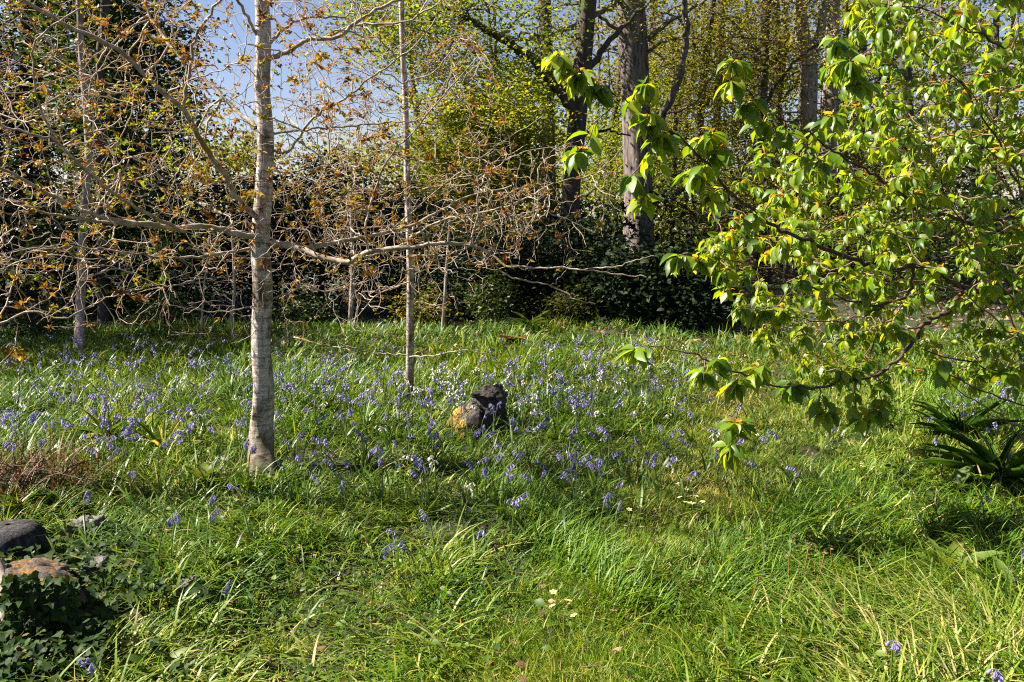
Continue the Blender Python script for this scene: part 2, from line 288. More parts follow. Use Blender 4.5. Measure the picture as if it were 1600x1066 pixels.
def stone_mat(name, base, lichen, lsc, thr, axis=None, top=False):
    m, nt, b, lk = mat_base(name); tc = nt.nodes.new('ShaderNodeTexCoord')
    a = nt.nodes.new('ShaderNodeTexNoise'); a.inputs['Scale'].default_value = 22; a.inputs['Detail'].default_value = 7; a.inputs['Roughness'].default_value = .7; lk.new(tc.outputs['Object'], a.inputs['Vector'])
    c = ramp(nt, [(.3, tuple(x * .3 for x in base)), (.5, base), (.7, tuple(min(1, x * 1.7) for x in base))], a.outputs[0])
    l = nt.nodes.new('ShaderNodeTexNoise'); l.inputs['Scale'].default_value = lsc; l.inputs['Detail'].default_value = 6; l.inputs['Roughness'].default_value = .65; lk.new(tc.outputs['Object'], l.inputs['Vector'])
    fac = l.outputs[0]
    if axis is not None:
        sp = nt.nodes.new('ShaderNodeVectorMath'); sp.operation = 'DOT_PRODUCT'; sp.inputs[1].default_value = axis[0]; lk.new(tc.outputs['Object'], sp.inputs[0])
        ad = nt.nodes.new('ShaderNodeMath'); ad.operation = 'ADD'; lk.new(sp.outputs['Value'], ad.inputs[0]); lk.new(fac, ad.inputs[1])
        a2 = nt.nodes.new('ShaderNodeMath'); a2.operation = 'ADD'; a2.inputs[1].default_value = axis[1]; lk.new(ad.outputs[0], a2.inputs[0]); fac = a2.outputs[0]
    if top:
        ge = nt.nodes.new('ShaderNodeNewGeometry'); sx = nt.nodes.new('ShaderNodeSeparateXYZ'); lk.new(ge.outputs['True Normal'], sx.inputs[0])
        ml = nt.nodes.new('ShaderNodeMath'); ml.operation = 'MULTIPLY_ADD'; ml.inputs[1].default_value = .35; lk.new(sx.outputs[2], ml.inputs[0]); lk.new(fac, ml.inputs[2]); fac = ml.outputs[0]
    f = ramp(nt, [(thr - .02, (0, 0, 0)), (thr + .10, (1, 1, 1))], fac)
    lc = ramp(nt, [(.35, tuple(x * .55 for x in lichen)), (.55, lichen), (.75, tuple(min(1, x * 1.35) for x in lichen))], a.outputs[0])
    mx = nt.nodes.new('ShaderNodeMix'); mx.data_type = 'RGBA'; lk.new(f, mx.inputs[0]); lk.new(c, mx.inputs[6]); lk.new(lc, mx.inputs[7]); lk.new(mx.outputs[2], b.inputs['Base Color'])
    vo = nt.nodes.new('ShaderNodeTexNoise'); vo.inputs['Scale'].default_value = 120; vo.inputs['Detail'].default_value = 4; lk.new(tc.outputs['Object'], vo.inputs['Vector']); gr = ramp(nt, [(.36, (.35, .33, .31)), (.52, (1, 1, 1)), (.68, (1.5, 1.45, 1.4))], vo.outputs[0])
    mg = nt.nodes.new('ShaderNodeVectorMath'); mg.operation = 'MULTIPLY'; lk.new(mx.outputs[2], mg.inputs[0]); lk.new(gr, mg.inputs[1]); lk.new(mg.outputs[0], b.inputs['Base Color'])
    b.inputs['Roughness'].default_value = .9; bp = nt.nodes.new('ShaderNodeBump'); bp.inputs['Distance'].default_value = .015; bp.inputs['Strength'].default_value = .9; lk.new(a.outputs[0], bp.inputs['Height']); lk.new(bp.outputs[0], b.inputs['Normal'])
    return m

# ------------------------------------------------------------------ ground
def axis_pts(lo, hi, step, far):
    a = np.arange(lo, hi + 1e-6, step); g = [hi]; s = step
    while g[-1] < far: s *= 1.35; g.append(g[-1] + s)
    l = [lo]; s = step
    while l[-1] > -far: s *= 1.35; l.append(l[-1] - s)
    return np.concatenate([l[:0:-1], a, g[1:]])
xs = axis_pts(-9, 9, .1, 600); ys = axis_pts(1, 15, .1, 600)
X, Y = np.meshgrid(xs, ys, indexing='ij'); nx, ny = X.shape
i, j = np.meshgrid(np.arange(nx - 1), np.arange(ny - 1), indexing='ij'); a = i * ny + j
mb = MB(); mb.add(np.stack([X, Y, ground_z(X, Y)], -1), np.stack([a, a + ny, a + ny + 1, a + 1], -1).reshape(-1, 4))
tag(mb.build('ground', M['soil']), 'soft uneven woodland soil under the grass and leaf litter', None, kind='structure')

# ------------------------------------------------------------------ tree growing
class Skel:
    """nodes of a growing tree; tips are joined to the nearest node by curved twigs"""
    def __init__(s): s.p = []; s.r = []; s.d = []; s.P = None; s.out = {}
    def add_path(s, pts, rad):
        pts = np.asarray(pts); d = nrm(np.gradient(pts, axis=0)); s.p.append(pts); s.r.append(np.asarray(rad)); s.d.append(d); s.P = None
    def arrays(s):
        if s.P is None:
            s.P = np.concatenate(s.p); s.R = np.concatenate(s.r); s.D = np.concatenate(s.d); s.p = [s.P]; s.r = [s.R]; s.d = [s.D]
        return s.P, s.R, s.D
    def grow(s, tips, r_tip, k=6, jitter=.12, sag=0.0, batch=40, rmax=None, per_len=.012, follow=.35):
        """returns (paths (N,k,3), radii (N,k))"""
        Pn, Rn, Dn = s.arrays(); tips = np.asarray(tips)
        order = np.argsort([np.min(np.sum((Pn - t) ** 2, 1)) for t in tips]); tips = tips[order]
        allP, allR = [], []
        for b0 in range(0, len(tips), batch):
            T = tips[b0:b0 + batch]; Pn, Rn, Dn = s.arrays()
            d2 = np.sum((Pn[None] - T[:, None]) ** 2, -1); idx = np.argmin(d2, 1)
            p0 = Pn[idx]; L = np.sqrt(d2[np.arange(len(T)), idx])
            dirp = Dn[idx]; out = nrm(T - p0)
            c1 = p0 + nrm(out + follow * dirp) * (L * .4)[:, None]; c2 = T - nrm(out + rng.normal(0, .22, out.shape) + np.array([0, 0, sag])) * (L * .35)[:, None]
            t = np.linspace(0, 1, k)[None, :, None]
            q = (1 - t) ** 3 * p0[:, None] + 3 * (1 - t) ** 2 * t * c1[:, None] + 3 * (1 - t) * t ** 2 * c2[:, None] + t ** 3 * T[:, None]
            jit = rng.normal(0, 1, q.shape) * (L * jitter)[:, None, None] * .35; jit[:, 0] = 0; q = q + jit
            r0 = np.minimum(Rn[idx] * .75, r_tip + per_len * L)
            if rmax: r0 = np.minimum(r0, rmax)
            r0 = np.maximum(r0, r_tip)
            R = r0[:, None] + (r_tip - r0)[:, None] * np.linspace(0, 1, k)[None]
            allP.append(q); allR.append(R)
            s.add_path(q[:, 1:].reshape(-1, 3), R[:, 1:].reshape(-1))
            s.d[-1] = nrm(np.gradient(q, axis=1))[:, 1:].reshape(-1, 3)
        return np.concatenate(allP), np.concatenate(allR)
def in_poly(px, py, poly):
    ins = np.zeros(len(px), bool); n = len(poly)
    for i in range(n):
        x1, y1 = poly[i]; x2, y2 = poly[(i + 1) % n]
        c = ((y1 > py) != (y2 > py)) & (px < (x2 - x1) * (py - y1) / (y2 - y1 + 1e-9) + x1); ins ^= c
    return ins
def poly_pts(poly, n, Ylo, Yhi):
    poly = np.array(poly, float); lo, hi = poly.min(0), poly.max(0); out = []
    while sum(map(len, out)) < n:
        x = U(lo[0], hi[0], 4 * n); y = U(lo[1], hi[1], 4 * n); k = in_poly(x, y, poly); out.append(np.stack([x[k], y[k]], 1))
    q = np.concatenate(out)[:n]; return P(q[:, 0], q[:, 1], U(Ylo, Yhi, n))
def limb_px(seq, n=None, jit=.0):
    """seq: (px, py, Y) list"""
    a = np.array(seq, float); p = P(a[:, 0], a[:, 1], a[:, 2]); n = n or max(8, 5 * len(seq))
    q = spline(p, n)
    if jit: q[1:-1] += rng.normal(0, jit, q[1:-1].shape)
    return q
def trunk_mesh(mb, pts, rad, n=20, rough=.06, flare=0.0, seed=0):
    pts = np.asarray(pts); k = len(pts); rad = np.asarray(rad).copy()
    tubes(mb, pts, rad, n); v = mb.v[-1].reshape(k, n, 3)
    s = np.linspace(0, 1, k); zz = pts[:, 2]
    g = noise(np.arange(n)[None] * .9 + 0 * zz[:, None], zz[:, None] * 3 / max(rad[0] * 10, .3), 1, seed) - .5
    fl = flare * np.exp(-np.maximum(zz - zz[0], 0) / (rad[0] * 2.0))
    lob = 1 + .5 * np.sin(np.arange(n) * 2 * math.pi / n * 4 + seed)
    f = 1 + rough * 2 * g + fl[:, None] * lob[None]
    mb.v[-1] = (pts[:, None] + (v - pts[:, None]) * f[..., None]).reshape(-1, 3)

# ---------------- the three saplings with orange young leaves
def clusters(mb, pts, mi=0, size=.026, n=5, tint=(0, 1), kind='diamond', spread=.6):
    N = len(pts); k = n
    pos = np.repeat(pts, k, 0) + rng.normal(0, size * .25, (N * k, 3))
    d = rand_dir(N * k, -.5, .9); L = size * U(.6, 1.4, N * k)
    ct = np.repeat(U(*tint, N), k) + U(-.15, .15, N * k)
    leaves(mb, pos, d, nrm(rand_dir(N * k, .1, 1)), L, L * .5, kind, np.clip(ct, 0, 1), mi, curl=U(.5, 3, N * k))
def sapling(label, base_px, trunk, r0, r1, limbs, regions, leafspec, n_obj=0, bark='bark_pale', rad_n=26, flare=.40):
    base = G(*base_px); origin = base.copy()
    root = thing('sapling', label, 'tree', base, 'slender saplings with orange young leaves')
    tp = np.array(trunk, float); tpts = P(tp[:, 0], tp[:, 1], tp[:, 2]); tpts[0] = base - np.array([0, 0, .03])
    k = 60; pts = spline(tpts, k); z = np.linspace(0, 1, k); rad = r0 + (r1 - r0) * z ** .8
    mb = MB(); trunk_mesh(mb, pts, rad, rad_n, .10, flare, 3); mb.build('trunk', M[bark], root, origin)
    sk = Skel(); sk.add_path(pts[10:], rad[10:])
    for seq, ra, rb in limbs:
        q = limb_px(seq, jit=.004); R = .88 * (ra + (rb - ra) * np.linspace(0, 1, len(q)) ** .8)
        mb = MB(); tubes(mb, q, R, 8); mb.build('branch', M['bark_limb'], root, origin); sk.add_path(q, R)
    tw = MB(); tips = []
    for poly, Ylo, Yhi, n1, n2, n3, scale in regions:
        a, ra = sk.grow(poly_pts(poly, n1, Ylo, Yhi), .0028 * scale, 8, .05, rmax=.010 * scale, per_len=.008, follow=.35)
        tubes(tw, a, ra, 5)
        a, ra = sk.grow(poly_pts(poly, n2, Ylo, Yhi), .0019 * scale, 6, .065, rmax=.0045 * scale, per_len=.006)
        tubes(tw, a, ra, 4)
        c = poly_pts(poly, n3, Ylo, Yhi); a, ra = sk.grow(c, .0014 * scale, 5, .085, rmax=.0026 * scale, per_len=.005)
        tubes(tw, a, ra, 3); tips.append(a[:, -1]); tips.append(a[::3, 2])
    tw.build('twigs', M['bark_twig'], root, origin, kind='stuff')
    tips = np.concatenate(tips)
    fx, fy, fn = leafspec['keep'](tips)
    tips = tips[rng.random(len(tips)) < fx]
    # the nearest clusters are parts of their own, the rest one part
    d = np.linalg.norm(tips - np.array([0, 0, CAMH]), axis=1); o = np.argsort(d); px, py, _ = proj(tips)
    vis = (px > 0) & (px < 1600) & (py > 0) & (py < 1066); o = np.concatenate([o[vis[o]], o[~vis[o]]])
    tips = tips[o]; near, rest = tips[:n_obj], tips[n_obj:]
    if n_obj:
        protos = []
        for v in range(8):
            mb = MB(); clusters(mb, np.zeros((1, 3)), 0, leafspec['size'] * 1.2, 11, (v / 8, v / 8 + .12)); protos.append(mb.mesh('leaf_cluster', M[leafspec['mat']]))
        for t in near:
            ob = link('leaf_cluster', protos[int(rng.integers(8))], root); ob.location = t - origin; ob.rotation_euler = U(0, 6.28, 3) * np.array([.2, .2, 1]); s = U(.75, 1.3); ob.scale = (s, s, s)
    if len(rest):
        mb = MB(); clusters(mb, rest, 0, leafspec['size'], 6, leafspec['tint']); mb.build('young_leaves', M[leafspec['mat']], root, origin, kind='stuff')
    return root

def keep_main(t):
    px, py, _ = proj(t); f = np.where(py > 430, .16, np.where(py > 330, .42, .62)) * np.where(px < 420, 1.0, .85); return f, px, py
Z = 4.8
main_limbs = [
    ([(425, 380, 4.80), (470, 388, 4.75), (505, 402, 4.7), (545, 409, 4.65), (578, 393, 4.6), (640, 387, 4.55), (700, 380, 4.5), (755, 391, 4.45), (790, 416, 4.4)], .026, .008),
    ([(790, 416, 4.4), (850, 419, 4.35), (915, 422, 4.3), (965, 428, 4.3), (1010, 433, 4.25)], .007, .003),
    ([(915, 421, 4.3), (965, 416, 4.25), (1000, 404, 4.2), (1022, 400, 4.2)], .004, .0022),
    ([(755, 400, 4.45), (800, 433, 4.4), (860, 446, 4.35), (900, 468, 4.3), (930, 475, 4.3)], .007, .003),
    ([(860, 446, 4.35), (880, 428, 4.35), (898, 402, 4.35)], .004, .002),
    ([(478, 388, 4.75), (540, 376, 4.9), (600, 364, 5.0), (660, 345, 5.1), (720, 312, 5.2), (800, 290, 5.2)], .018, .005),
    ([(400, 372, 4.8), (365, 364, 4.7), (320, 355, 4.6), (270, 356, 4.5), (230, 350, 4.4), (160, 340, 4.3), (90, 310, 4.2), (40, 283, 4.1), (-40, 240, 4.0)], .022, .007),
    ([(270, 356, 4.5), (190, 350, 4.4), (110, 342, 4.3), (40, 322, 4.2), (-50, 290, 4.1)], .012, .005),
    ([(402, 340, 4.8), (368, 306, 4.7), (348, 268, 4.6), (318, 228, 4.5), (285, 172, 4.4), (240, 132, 4.3), (180, 75, 4.2), (100, 38, 4.1), (20, -10, 4.0)], .022, .010),
    ([(285, 172, 4.4), (298, 110, 4.4), (305, 60, 4.35), (345, 0, 4.3), (370, -50, 4.3)], .011, .006),
    ([(400, 200, 4.8), (365, 168, 4.9), (310, 115, 5.0), (265, 70, 5.1), (232, 20, 5.2), (215, -40, 5.2)], .016, .008),
    ([(290, 362, 4.5), (220, 330, 4.3), (175, 300, 4.2), (130, 262, 4.1), (90, 222, 4.0), (40, 208, 3.9), (-30, 180, 3.8)], .013, .006),
    ([(130, 262, 4.1), (95, 230, 4.1), (60, 160, 4.0), (50, 80, 4.0), (75, 45, 4.0), (130, 10, 4.0)], .008, .004),
    ([(420, 92, 4.8), (445, 82, 4.75), (480, 64, 4.7), (530, 57, 4.65), (565, 28, 4.6), (650, -15, 4.5)], .018, .009),
    ([(505, 60, 4.68), (560, 38, 4.65), (625, 36, 4.6), (690, 0, 4.5), (730, -40, 4.5)], .009, .005),
    ([(418, 70, 4.8), (445, 45, 4.9), (480, 28, 5.0), (540, 27, 5.1)], .012, .006),
    ([(425, 235, 4.8), (452, 235, 4.75), (485, 190, 4.7), (530, 158, 4.6), (590, 115, 4.5), (650, 70, 4.4), (680, 30, 4.4)], .011, .004),
    ([(420, 205, 4.8), (440, 208, 4.9), (490, 202, 5.0), (560, 196, 5.1), (640, 190, 5.2)], .010, .004),
    ([(575, 392, 4.6), (572, 350, 4.55), (600, 260, 4.5), (660, 190, 4.4), (700, 140, 4.3), (745, 90, 4.2)], .009, .003),
    ([(405, 60, 4.8), (380, 15, 4.7), (350, -40, 4.6)], .012, .008),
    ([(425, 545, 4.85), (448, 528, 4.8), (470, 530, 4.75), (500, 538, 4.7), (560, 548, 4.6)], .009, .004),
    ([(392, 388, 4.8), (355, 395, 4.7), (300, 402, 4.6), (245, 402, 4.5), (185, 392, 4.4), (110, 386, 4.3), (30, 392, 4.2)], .011, .004),
    ([(398, 478, 4.82), (340, 488, 4.75), (290, 480, 4.7), (240, 475, 4.6)], .005, .0025),
    ([(420, 470, 4.85), (470, 450, 4.9), (520, 455, 4.95), (560, 430, 5.0)], .006, .003),
    ([(345, 355, 4.7), (310, 430, 4.6), (255, 446, 4.5), (215, 430, 4.5), (165, 415, 4.4)], .007, .003),
    ([(610, 362, 5.0), (680, 300, 5.0), (760, 240, 4.9), (850, 180, 4.9)], .006, .0025),
]
sapling('sapling with thick pale trunk, orange buds and long bare limbs in front', (408, 752),
        [(405, 752, 4.85), (407, 690, 4.85), (411, 610, 4.85), (408, 540, 4.85), (411, 460, 4.84), (407, 380, 4.83), (412, 300, 4.8), (415, 200, 4.8), (409, 130, 4.8), (412, 60, 4.8), (407, -60, 4.8), (406, -400, 4.8), (410, -700, 4.8)], .074, .02, main_limbs,
        [([(-80, -60), (560, -60), (600, 200), (560, 400), (420, 430), (250, 420), (-80, 430)], 3.9, 5.9, 110, 620, 1900, 1.1),
         ([(-20, 400), (420, 400), (400, 560), (250, 520), (60, 520)], 4.2, 5.4, 12, 45, 75, .9),
         ([(430, 330), (760, 250), (860, 300), (800, 420), (560, 460), (430, 460)], 4.3, 5.6, 26, 170, 420, 1.1),
         ([(430, 420), (600, 430), (580, 520), (430, 560)], 4.5, 5.3, 6, 26, 50, .9),
         ([(420, -60), (720, -60), (740, 100), (600, 330), (430, 330)], 4.3, 5.7, 30, 150, 360, 1.0)],
        dict(keep=keep_main, size=.021, mat='orange', tint=(.1, .95)), 220)
second_limbs = [
    ([(634, 380, 6.3), (600, 395, 6.2), (560, 400, 6.1), (520, 385, 6.0)], .010, .004),
    ([(640, 372, 6.3), (690, 345, 6.2), (740, 335, 6.1), (800, 320, 6.0), (870, 285, 5.9), (920, 275, 5.9), (950, 255, 5.9), (975, 225, 5.9)], .013, .003),
    ([(640, 300, 6.3), (690, 290, 6.2), (740, 285, 6.1), (800, 245, 6.0), (860, 230, 6.0)], .010, .003),
    ([(636, 250, 6.3), (600, 235, 6.3), (560, 245, 6.3), (520, 230, 6.3)], .009, .003),
    ([(640, 440, 6.35), (590, 460, 6.3), (550, 500, 6.2), (520, 490, 6.2)], .007, .003),
    ([(640, 400, 6.3), (700, 398, 6.3), (760, 372, 6.3), (830, 352, 6.3)], .009, .003),
    ([(635, 555, 6.4), (590, 552, 6.4), (555, 545, 6.3), (530, 535, 6.3)], .007, .003),
    ([(640, 558, 6.4), (680, 555, 6.3), (720, 548, 6.2), (765, 553, 6.2)], .008, .003),
    ([(632, 130, 6.3), (680, 110, 6.2), (720, 60, 6.1)], .008, .004),
]
sapling('thin straight sapling with pale stem beside the leaning stone', (640, 622),
        [(640, 622, 6.5), (641, 520, 6.45), (641, 420, 6.4), (637, 300, 6.35), (633, 150, 6.3), (628, 40, 6.3), (626, -200, 6.3)], .036, .016, second_limbs,
        [([(470, 60), (760, 40), (800, 230), (860, 250), (880, 340), (780, 400), (540, 420), (470, 300)], 5.5, 7.2, 50, 300, 760, 1.2), ([(760, 210), (960, 220), (985, 320), (900, 420), (760, 430)], 5.5, 6.6, 12, 45, 90, 1.1),
         ([(520, 400), (700, 400), (700, 500), (540, 500)], 5.9, 6.9, 8, 26, 60, 1.1)],
        dict(keep=lambda t: (np.full(len(t), .38), None, None), size=.027, mat='orange', tint=(.2, 1.0)), 40, rad_n=16, flare=.2)
sapling('slim grey sapling rising from the shaded bluebells far left', (121, 553),
        [(121, 553, 9.3), (127, 460, 9.25), (128, 380, 9.2), (138, 230, 9.2), (126, 60, 9.2), (122, -150, 9.2)], .053, .028,
        [([(128, 330, 9.2), (170, 290, 9.1), (230, 275, 9.0), (300, 240, 9.0)], .018, .006), ([(127, 400, 9.2), (60, 385, 9.0), (-20, 405, 8.9)], .016, .006),
         ([(135, 230, 9.2), (80, 190, 9.1), (20, 175, 9.0)], .016, .006), ([(127, 440, 9.2), (180, 420, 9.1), (240, 440, 9.0), (300, 425, 9)], .012, .005)],
        [([(-40, 120), (300, 140), (330, 430), (200, 470), (-40, 460)], 8.4, 10.0, 30, 140, 320, 1.4)],
        dict(keep=lambda t: (np.full(len(t), .6), None, None), size=.05, mat='yellowgreen', tint=(.3, 1.0)), 30, bark='bark_mid', rad_n=14, flare=.15)
# a bare sapling whose trunk stands left of the picture
root = sapling('bare sapling at the left edge, only its low limbs reaching in', (-260, 780),
        [(-260, 780, 4.4), (-262, 560, 4.4), (-258, 300, 4.4), (-255, 0, 4.4), (-250, -300, 4.4)], .07, .03,
        [([(-260, 520, 4.4), (-120, 540, 4.4), (-20, 512, 4.4), (20, 498, 4.4), (48, 487, 4.4), (98, 498, 4.4), (122, 488, 4.4), (165, 466, 4.4), (222, 452, 4.4)], .014, .003),
         ([(-250, 420, 4.4), (-100, 440, 4.3), (0, 420, 4.2), (70, 400, 4.2), (130, 405, 4.2)], .012, .003),
         ([(-260, 640, 4.4), (-80, 610, 4.3), (0, 570, 4.2), (25, 540, 4.2)], .008, .003)],
        [([(-100, 380), (200, 390), (230, 470), (100, 505), (-100, 520)], 4.0, 5.0, 10, 40, 80, .9), ([(-60, 530), (30, 520), (40, 580), (-60, 590)], 4.1, 4.4, 3, 8, 12, .9)],
        dict(keep=lambda t: (np.full(len(t), .3), None, None), size=.028, mat='orange', tint=(.5, 1.0)), 12, bark='bark_pale', rad_n=14)
# ---------------- cherry reaching in from the right
cb = G(1745, 720); cherry = thing('cherry_tree', 'leafy cherry tree with drooping bright green leaves filling the right side', 'tree', cb)
ct = spline([cb - [0, 0, .03], P(1740, 560, 4.9), P(1730, 400, 4.95), P(1700, 250, 5.0), P(1690, 0, 5.0), P(1680, -200, 5.0)], 40)
mb = MB(); trunk_mesh(mb, ct, np.linspace(.09, .03, 40), 16, .06, .3, 5); mb.build('trunk', M['bark_brown'], cherry, cb)
sk = Skel(); sk.add_path(ct[8:], np.linspace(.07, .03, 40)[8:])
cherry_limbs = [
    ([(1735, 480, 4.9), (1660, 465, 4.7), (1595, 458, 4.5), (1510, 450, 4.3), (1470, 432, 4.2), (1425, 413, 4.1), (1400, 421, 4.05), (1340, 408, 3.95), (1275, 382, 3.85), (1225, 362, 3.8), (1200, 350, 3.75), (1168, 324, 3.7), (1140, 303, 3.65), (1105, 255, 3.6), (1062, 220, 3.55), (1020, 190, 3.5)], .034, .006),
    ([(1062, 220, 3.55), (1030, 190, 3.5), (985, 160, 3.45), (930, 128, 3.4), (885, 96, 3.35)], .005, .003),
    ([(1510, 453, 4.3), (1482, 484, 4.2), (1445, 508, 4.1), (1422, 540, 4.0), (1396, 570, 3.9), (1370, 585, 3.85), (1300, 601, 3.75), (1262, 606, 3.7), (1212, 600, 3.65), (1152, 582, 3.6), (1100, 562, 3.55), (1060, 548, 3.5), (1012, 540, 3.5)], .018, .0035),
    ([(1428, 413, 4.1), (1425, 445, 4.05), (1402, 470, 4.0), (1370, 478, 3.95), (1330, 470, 3.9), (1260, 440, 3.85), (1200, 420, 3.8), (1130, 405, 3.8), (1075, 395, 3.75)], .012, .003),
    ([(1720, 380, 4.9), (1620, 340, 4.6), (1540, 348, 4.4), (1480, 368, 4.3), (1430, 374, 4.2), (1380, 375, 4.1)], .02, .006),
    ([(1430, 318, 4.0), (1395, 295, 3.95), (1370, 275, 3.9), (1310, 240, 3.8), (1260, 205, 3.7), (1200, 175, 3.6), (1160, 130, 3.5), (1142, 95, 3.5)], .011, .003),
    ([(1700, 400, 4.9), (1600, 370, 4.6), (1500, 345, 4.3), (1430, 318, 4.0)], .018, .010),
    ([(1680, 430, 4.7), (1590, 290, 4.3), (1560, 220, 4.2), (1510, 145, 4.1), (1470, 100, 4.0), (1400, 60, 3.9), (1340, 90, 3.8)], .012, .003),
    ([(1690, 200, 5.0), (1600, 100, 4.6), (1500, 40, 4.3), (1420, 10, 4.1), (1360, 5, 4.0)], .014, .003),
    ([(1720, 520, 4.9), (1620, 470, 4.5), (1540, 400, 4.2), (1480, 310, 4.1), (1450, 200, 4.0), (1440, 120, 4.0)], .012, .003),
    ([(1735, 560, 4.8), (1640, 590, 4.4), (1560, 578, 4.1), (1500, 565, 3.9), (1440, 545, 3.8)], .012, .004),
    ([(1735, 660, 4.5), (1620, 640, 4.0), (1540, 612, 3.8), (1480, 585, 3.7)], .009, .004),
    ([(1200, 480, 3.85), (1260, 500, 3.85), (1330, 500, 3.9), (1400, 470, 4.0)], .003, .006),
    ([(1235, 607, 3.68), (1215, 630, 3.66), (1180, 665, 3.64), (1140, 690, 3.6)], .003, .002),
    ([(1712, 300, 5.0), (1620, 250, 5.1), (1520, 230, 5.2), (1420, 235, 5.2)], .014, .005),
    ([(1720, 420, 5.0), (1600, 420, 5.3), (1480, 400, 5.4), (1380, 440, 5.4), (1300, 470, 5.4)], .016, .005),
    ([(1690, 80, 5.0), (1620, 60, 5.1), (1520, 100, 5.2)], .012, .005),
]
for seq, ra, rb in cherry_limbs:
    q = limb_px(seq, jit=.006); R = .78 * (ra + (rb - ra) * np.linspace(0, 1, len(q)) ** .7)
    mb = MB(); tubes(mb, q, R, 8); mb.build('branch', M['bark_brown'], cherry, cb); sk.add_path(q, R)
tw = MB(); hand = [(872, 85, 3.33), (905, 112, 3.4), (935, 130, 3.4), (900, 238, 3.5), (1008, 128, 3.45), (1012, 185, 3.5), (1003, 305, 3.6), (985, 275, 3.6), (1035, 215, 3.5), (1148, 95, 3.5), (1140, 125, 3.5), (1165, 160, 3.55), (1110, 205, 3.6), (1125, 230, 3.6),
    (1085, 270, 3.65), (1115, 300, 3.7), (1190, 190, 3.6), (1225, 205, 3.65), (1060, 400, 3.75), (1090, 405, 3.75), (1130, 410, 3.8), (1160, 480, 3.85), (1195, 485, 3.85), (1225, 480, 3.85), (995, 545, 3.5), (1120, 560, 3.55), (1100, 580, 3.55), (1185, 575, 3.6),
    (1150, 600, 3.6), (1290, 640, 3.7), (1375, 640, 3.75), (1345, 655, 3.75), (1240, 600, 3.7), (1140, 700, 3.6), (1150, 660, 3.62), (1470, 560, 3.7), (1580, 580, 3.8), (1330, 95, 3.6), (1345, 130, 3.6), (1310, 60, 3.7), (1300, 180, 3.7), (1180, 330, 3.7), (1220, 380, 3.8)]
hp = P(*np.array(hand).T)
t1 = poly_pts([(1340, -60), (1700, -60), (1700, 560), (1560, 600), (1400, 630), (1250, 600), (1150, 500), (1070, 400), (1100, 300), (1150, 210), (1290, 200), (1300, 80)], 260, 3.6, 5.8)
a, ra = sk.grow(t1, .003, 7, .14, rmax=.008); tubes(tw, a, ra, 5)
t2 = poly_pts([(1340, -60), (1700, -60), (1700, 560), (1560, 590), (1400, 600), (1250, 590), (1150, 500), (1090, 400), (1120, 300), (1180, 220), (1300, 210), (1310, 80)], 560, 3.7, 6.1)
b_, rb_ = sk.grow(t2, .0022, 6, .14, rmax=.005); tubes(tw, b_, rb_, 4)
h_, rh_ = sk.grow(hp, .0025, 6, .10, rmax=.005); tubes(tw, h_, rh_, 5)
t4 = poly_pts([(1380, -60), (1700, -60), (1700, 640), (1450, 560), (1380, 480), (1380, 250)], 90, 3.6, 4.6)
c_, rc_ = sk.grow(t4, .002, 7, .06, rmax=.004); tubes(tw, c_, rc_, 4)     # bare twigs
for x0, y0, x1, y1, y_ in [(1640, 330, 1475, 90, 4.0), (1650, 420, 1440, 130, 4.1), (1640, 260, 1590, 20, 3.9), (1630, 520, 1380, 290, 4.0), (1660, 480, 1330, 420, 4.2), (1640, 560, 1450, 380, 3.8), (1640, 600, 1500, 330, 3.9), (1650, 450, 1540, 160, 3.7), (1640, 690, 1470, 590, 3.7), (1640, 730, 1540, 640, 3.6), (1560, 470, 1420, 300, 3.6), (1620, 300, 1480, 210, 3.8)]:
    q_ = limb_px([(x0, y0, y_ + .4), ((x0 + x1) / 2 + U(-15, 15), (y0 + y1) / 2 + U(-15, 15), y_ + .2), (x1, y1, y_)], 14, .006); tubes(tw, q_, np.linspace(.006, .002, 14), 5)
tw.build('twigs', M['cherry_twig'], cherry, cb, kind='stuff')
LP, LD, LS, LT = [], [], [], []
def whorl(p, n, size, young=.0, spread=1.0):
    az = np.arange(n) * 2.4 + U(0, 6.28) + rng.normal(0, .3, n); dz = U(-2.3, .0, n) * spread
    d = nrm(np.stack([np.cos(az), np.sin(az), dz], -1)); LP.append(p + d * .012); LD.append(d); LS.append(size * U(.5, 1.15, n)); LT.append(np.clip(rng.normal(.42, .24, n), 0, .79))
    if young:
        k = 3; az = U(0, 6.28, k); d = nrm(np.stack([np.cos(az), np.sin(az), U(-.3, .8, k)], -1)); LP.append(np.repeat(p[None], k, 0)); LD.append(d); LS.append(size * U(.3, .55, k)); LT.append(U(.86, 1.0, k))
for arr, nw, sz in ((h_, 12, .098), (a, 7, .078), (b_, 6, .070)):
    for path in arr:
        whorl(path[-1], nw, sz, young=rng.random() < .45)
        for s in (1, 2, 3, 4):
            if rng.random() < .75: whorl(path[s if s < len(path) else -1], 2 if arr is not h_ else 3, sz * .95)
LP, LD, LS, LT = map(np.concatenate, (LP, LD, LS, LT))
LU = nrm(np.array([0, 0, .8]) + .55 * np.array(SUN_DIR) + rng.normal(0, .45, LP.shape))
px, py, _ = proj(LP); dist = np.linalg.norm(LP - np.array([0, 0, CAMH]), axis=1)
big = np.where((px > 0) & (px < 1600) & (py > 0) & (py < 1066), LS / dist, 0); o = np.argsort(-big); near, rest = o[:300], o[300:]
protos = []
for v in range(10):
    mb = MB(); leaves(mb, np.zeros((1, 3)), np.array([[1., 0, 0]]), np.array([[0, 0, 1.]]), 1.0, U(.44, .54), 'cherry', [(v + .5) / 10], 0, curl=np.array([U(.4, 2.2)])); protos.append(mb.mesh('leaf', M['cherry']))
dd, ss, nn = frames(LD[near], LU[near])
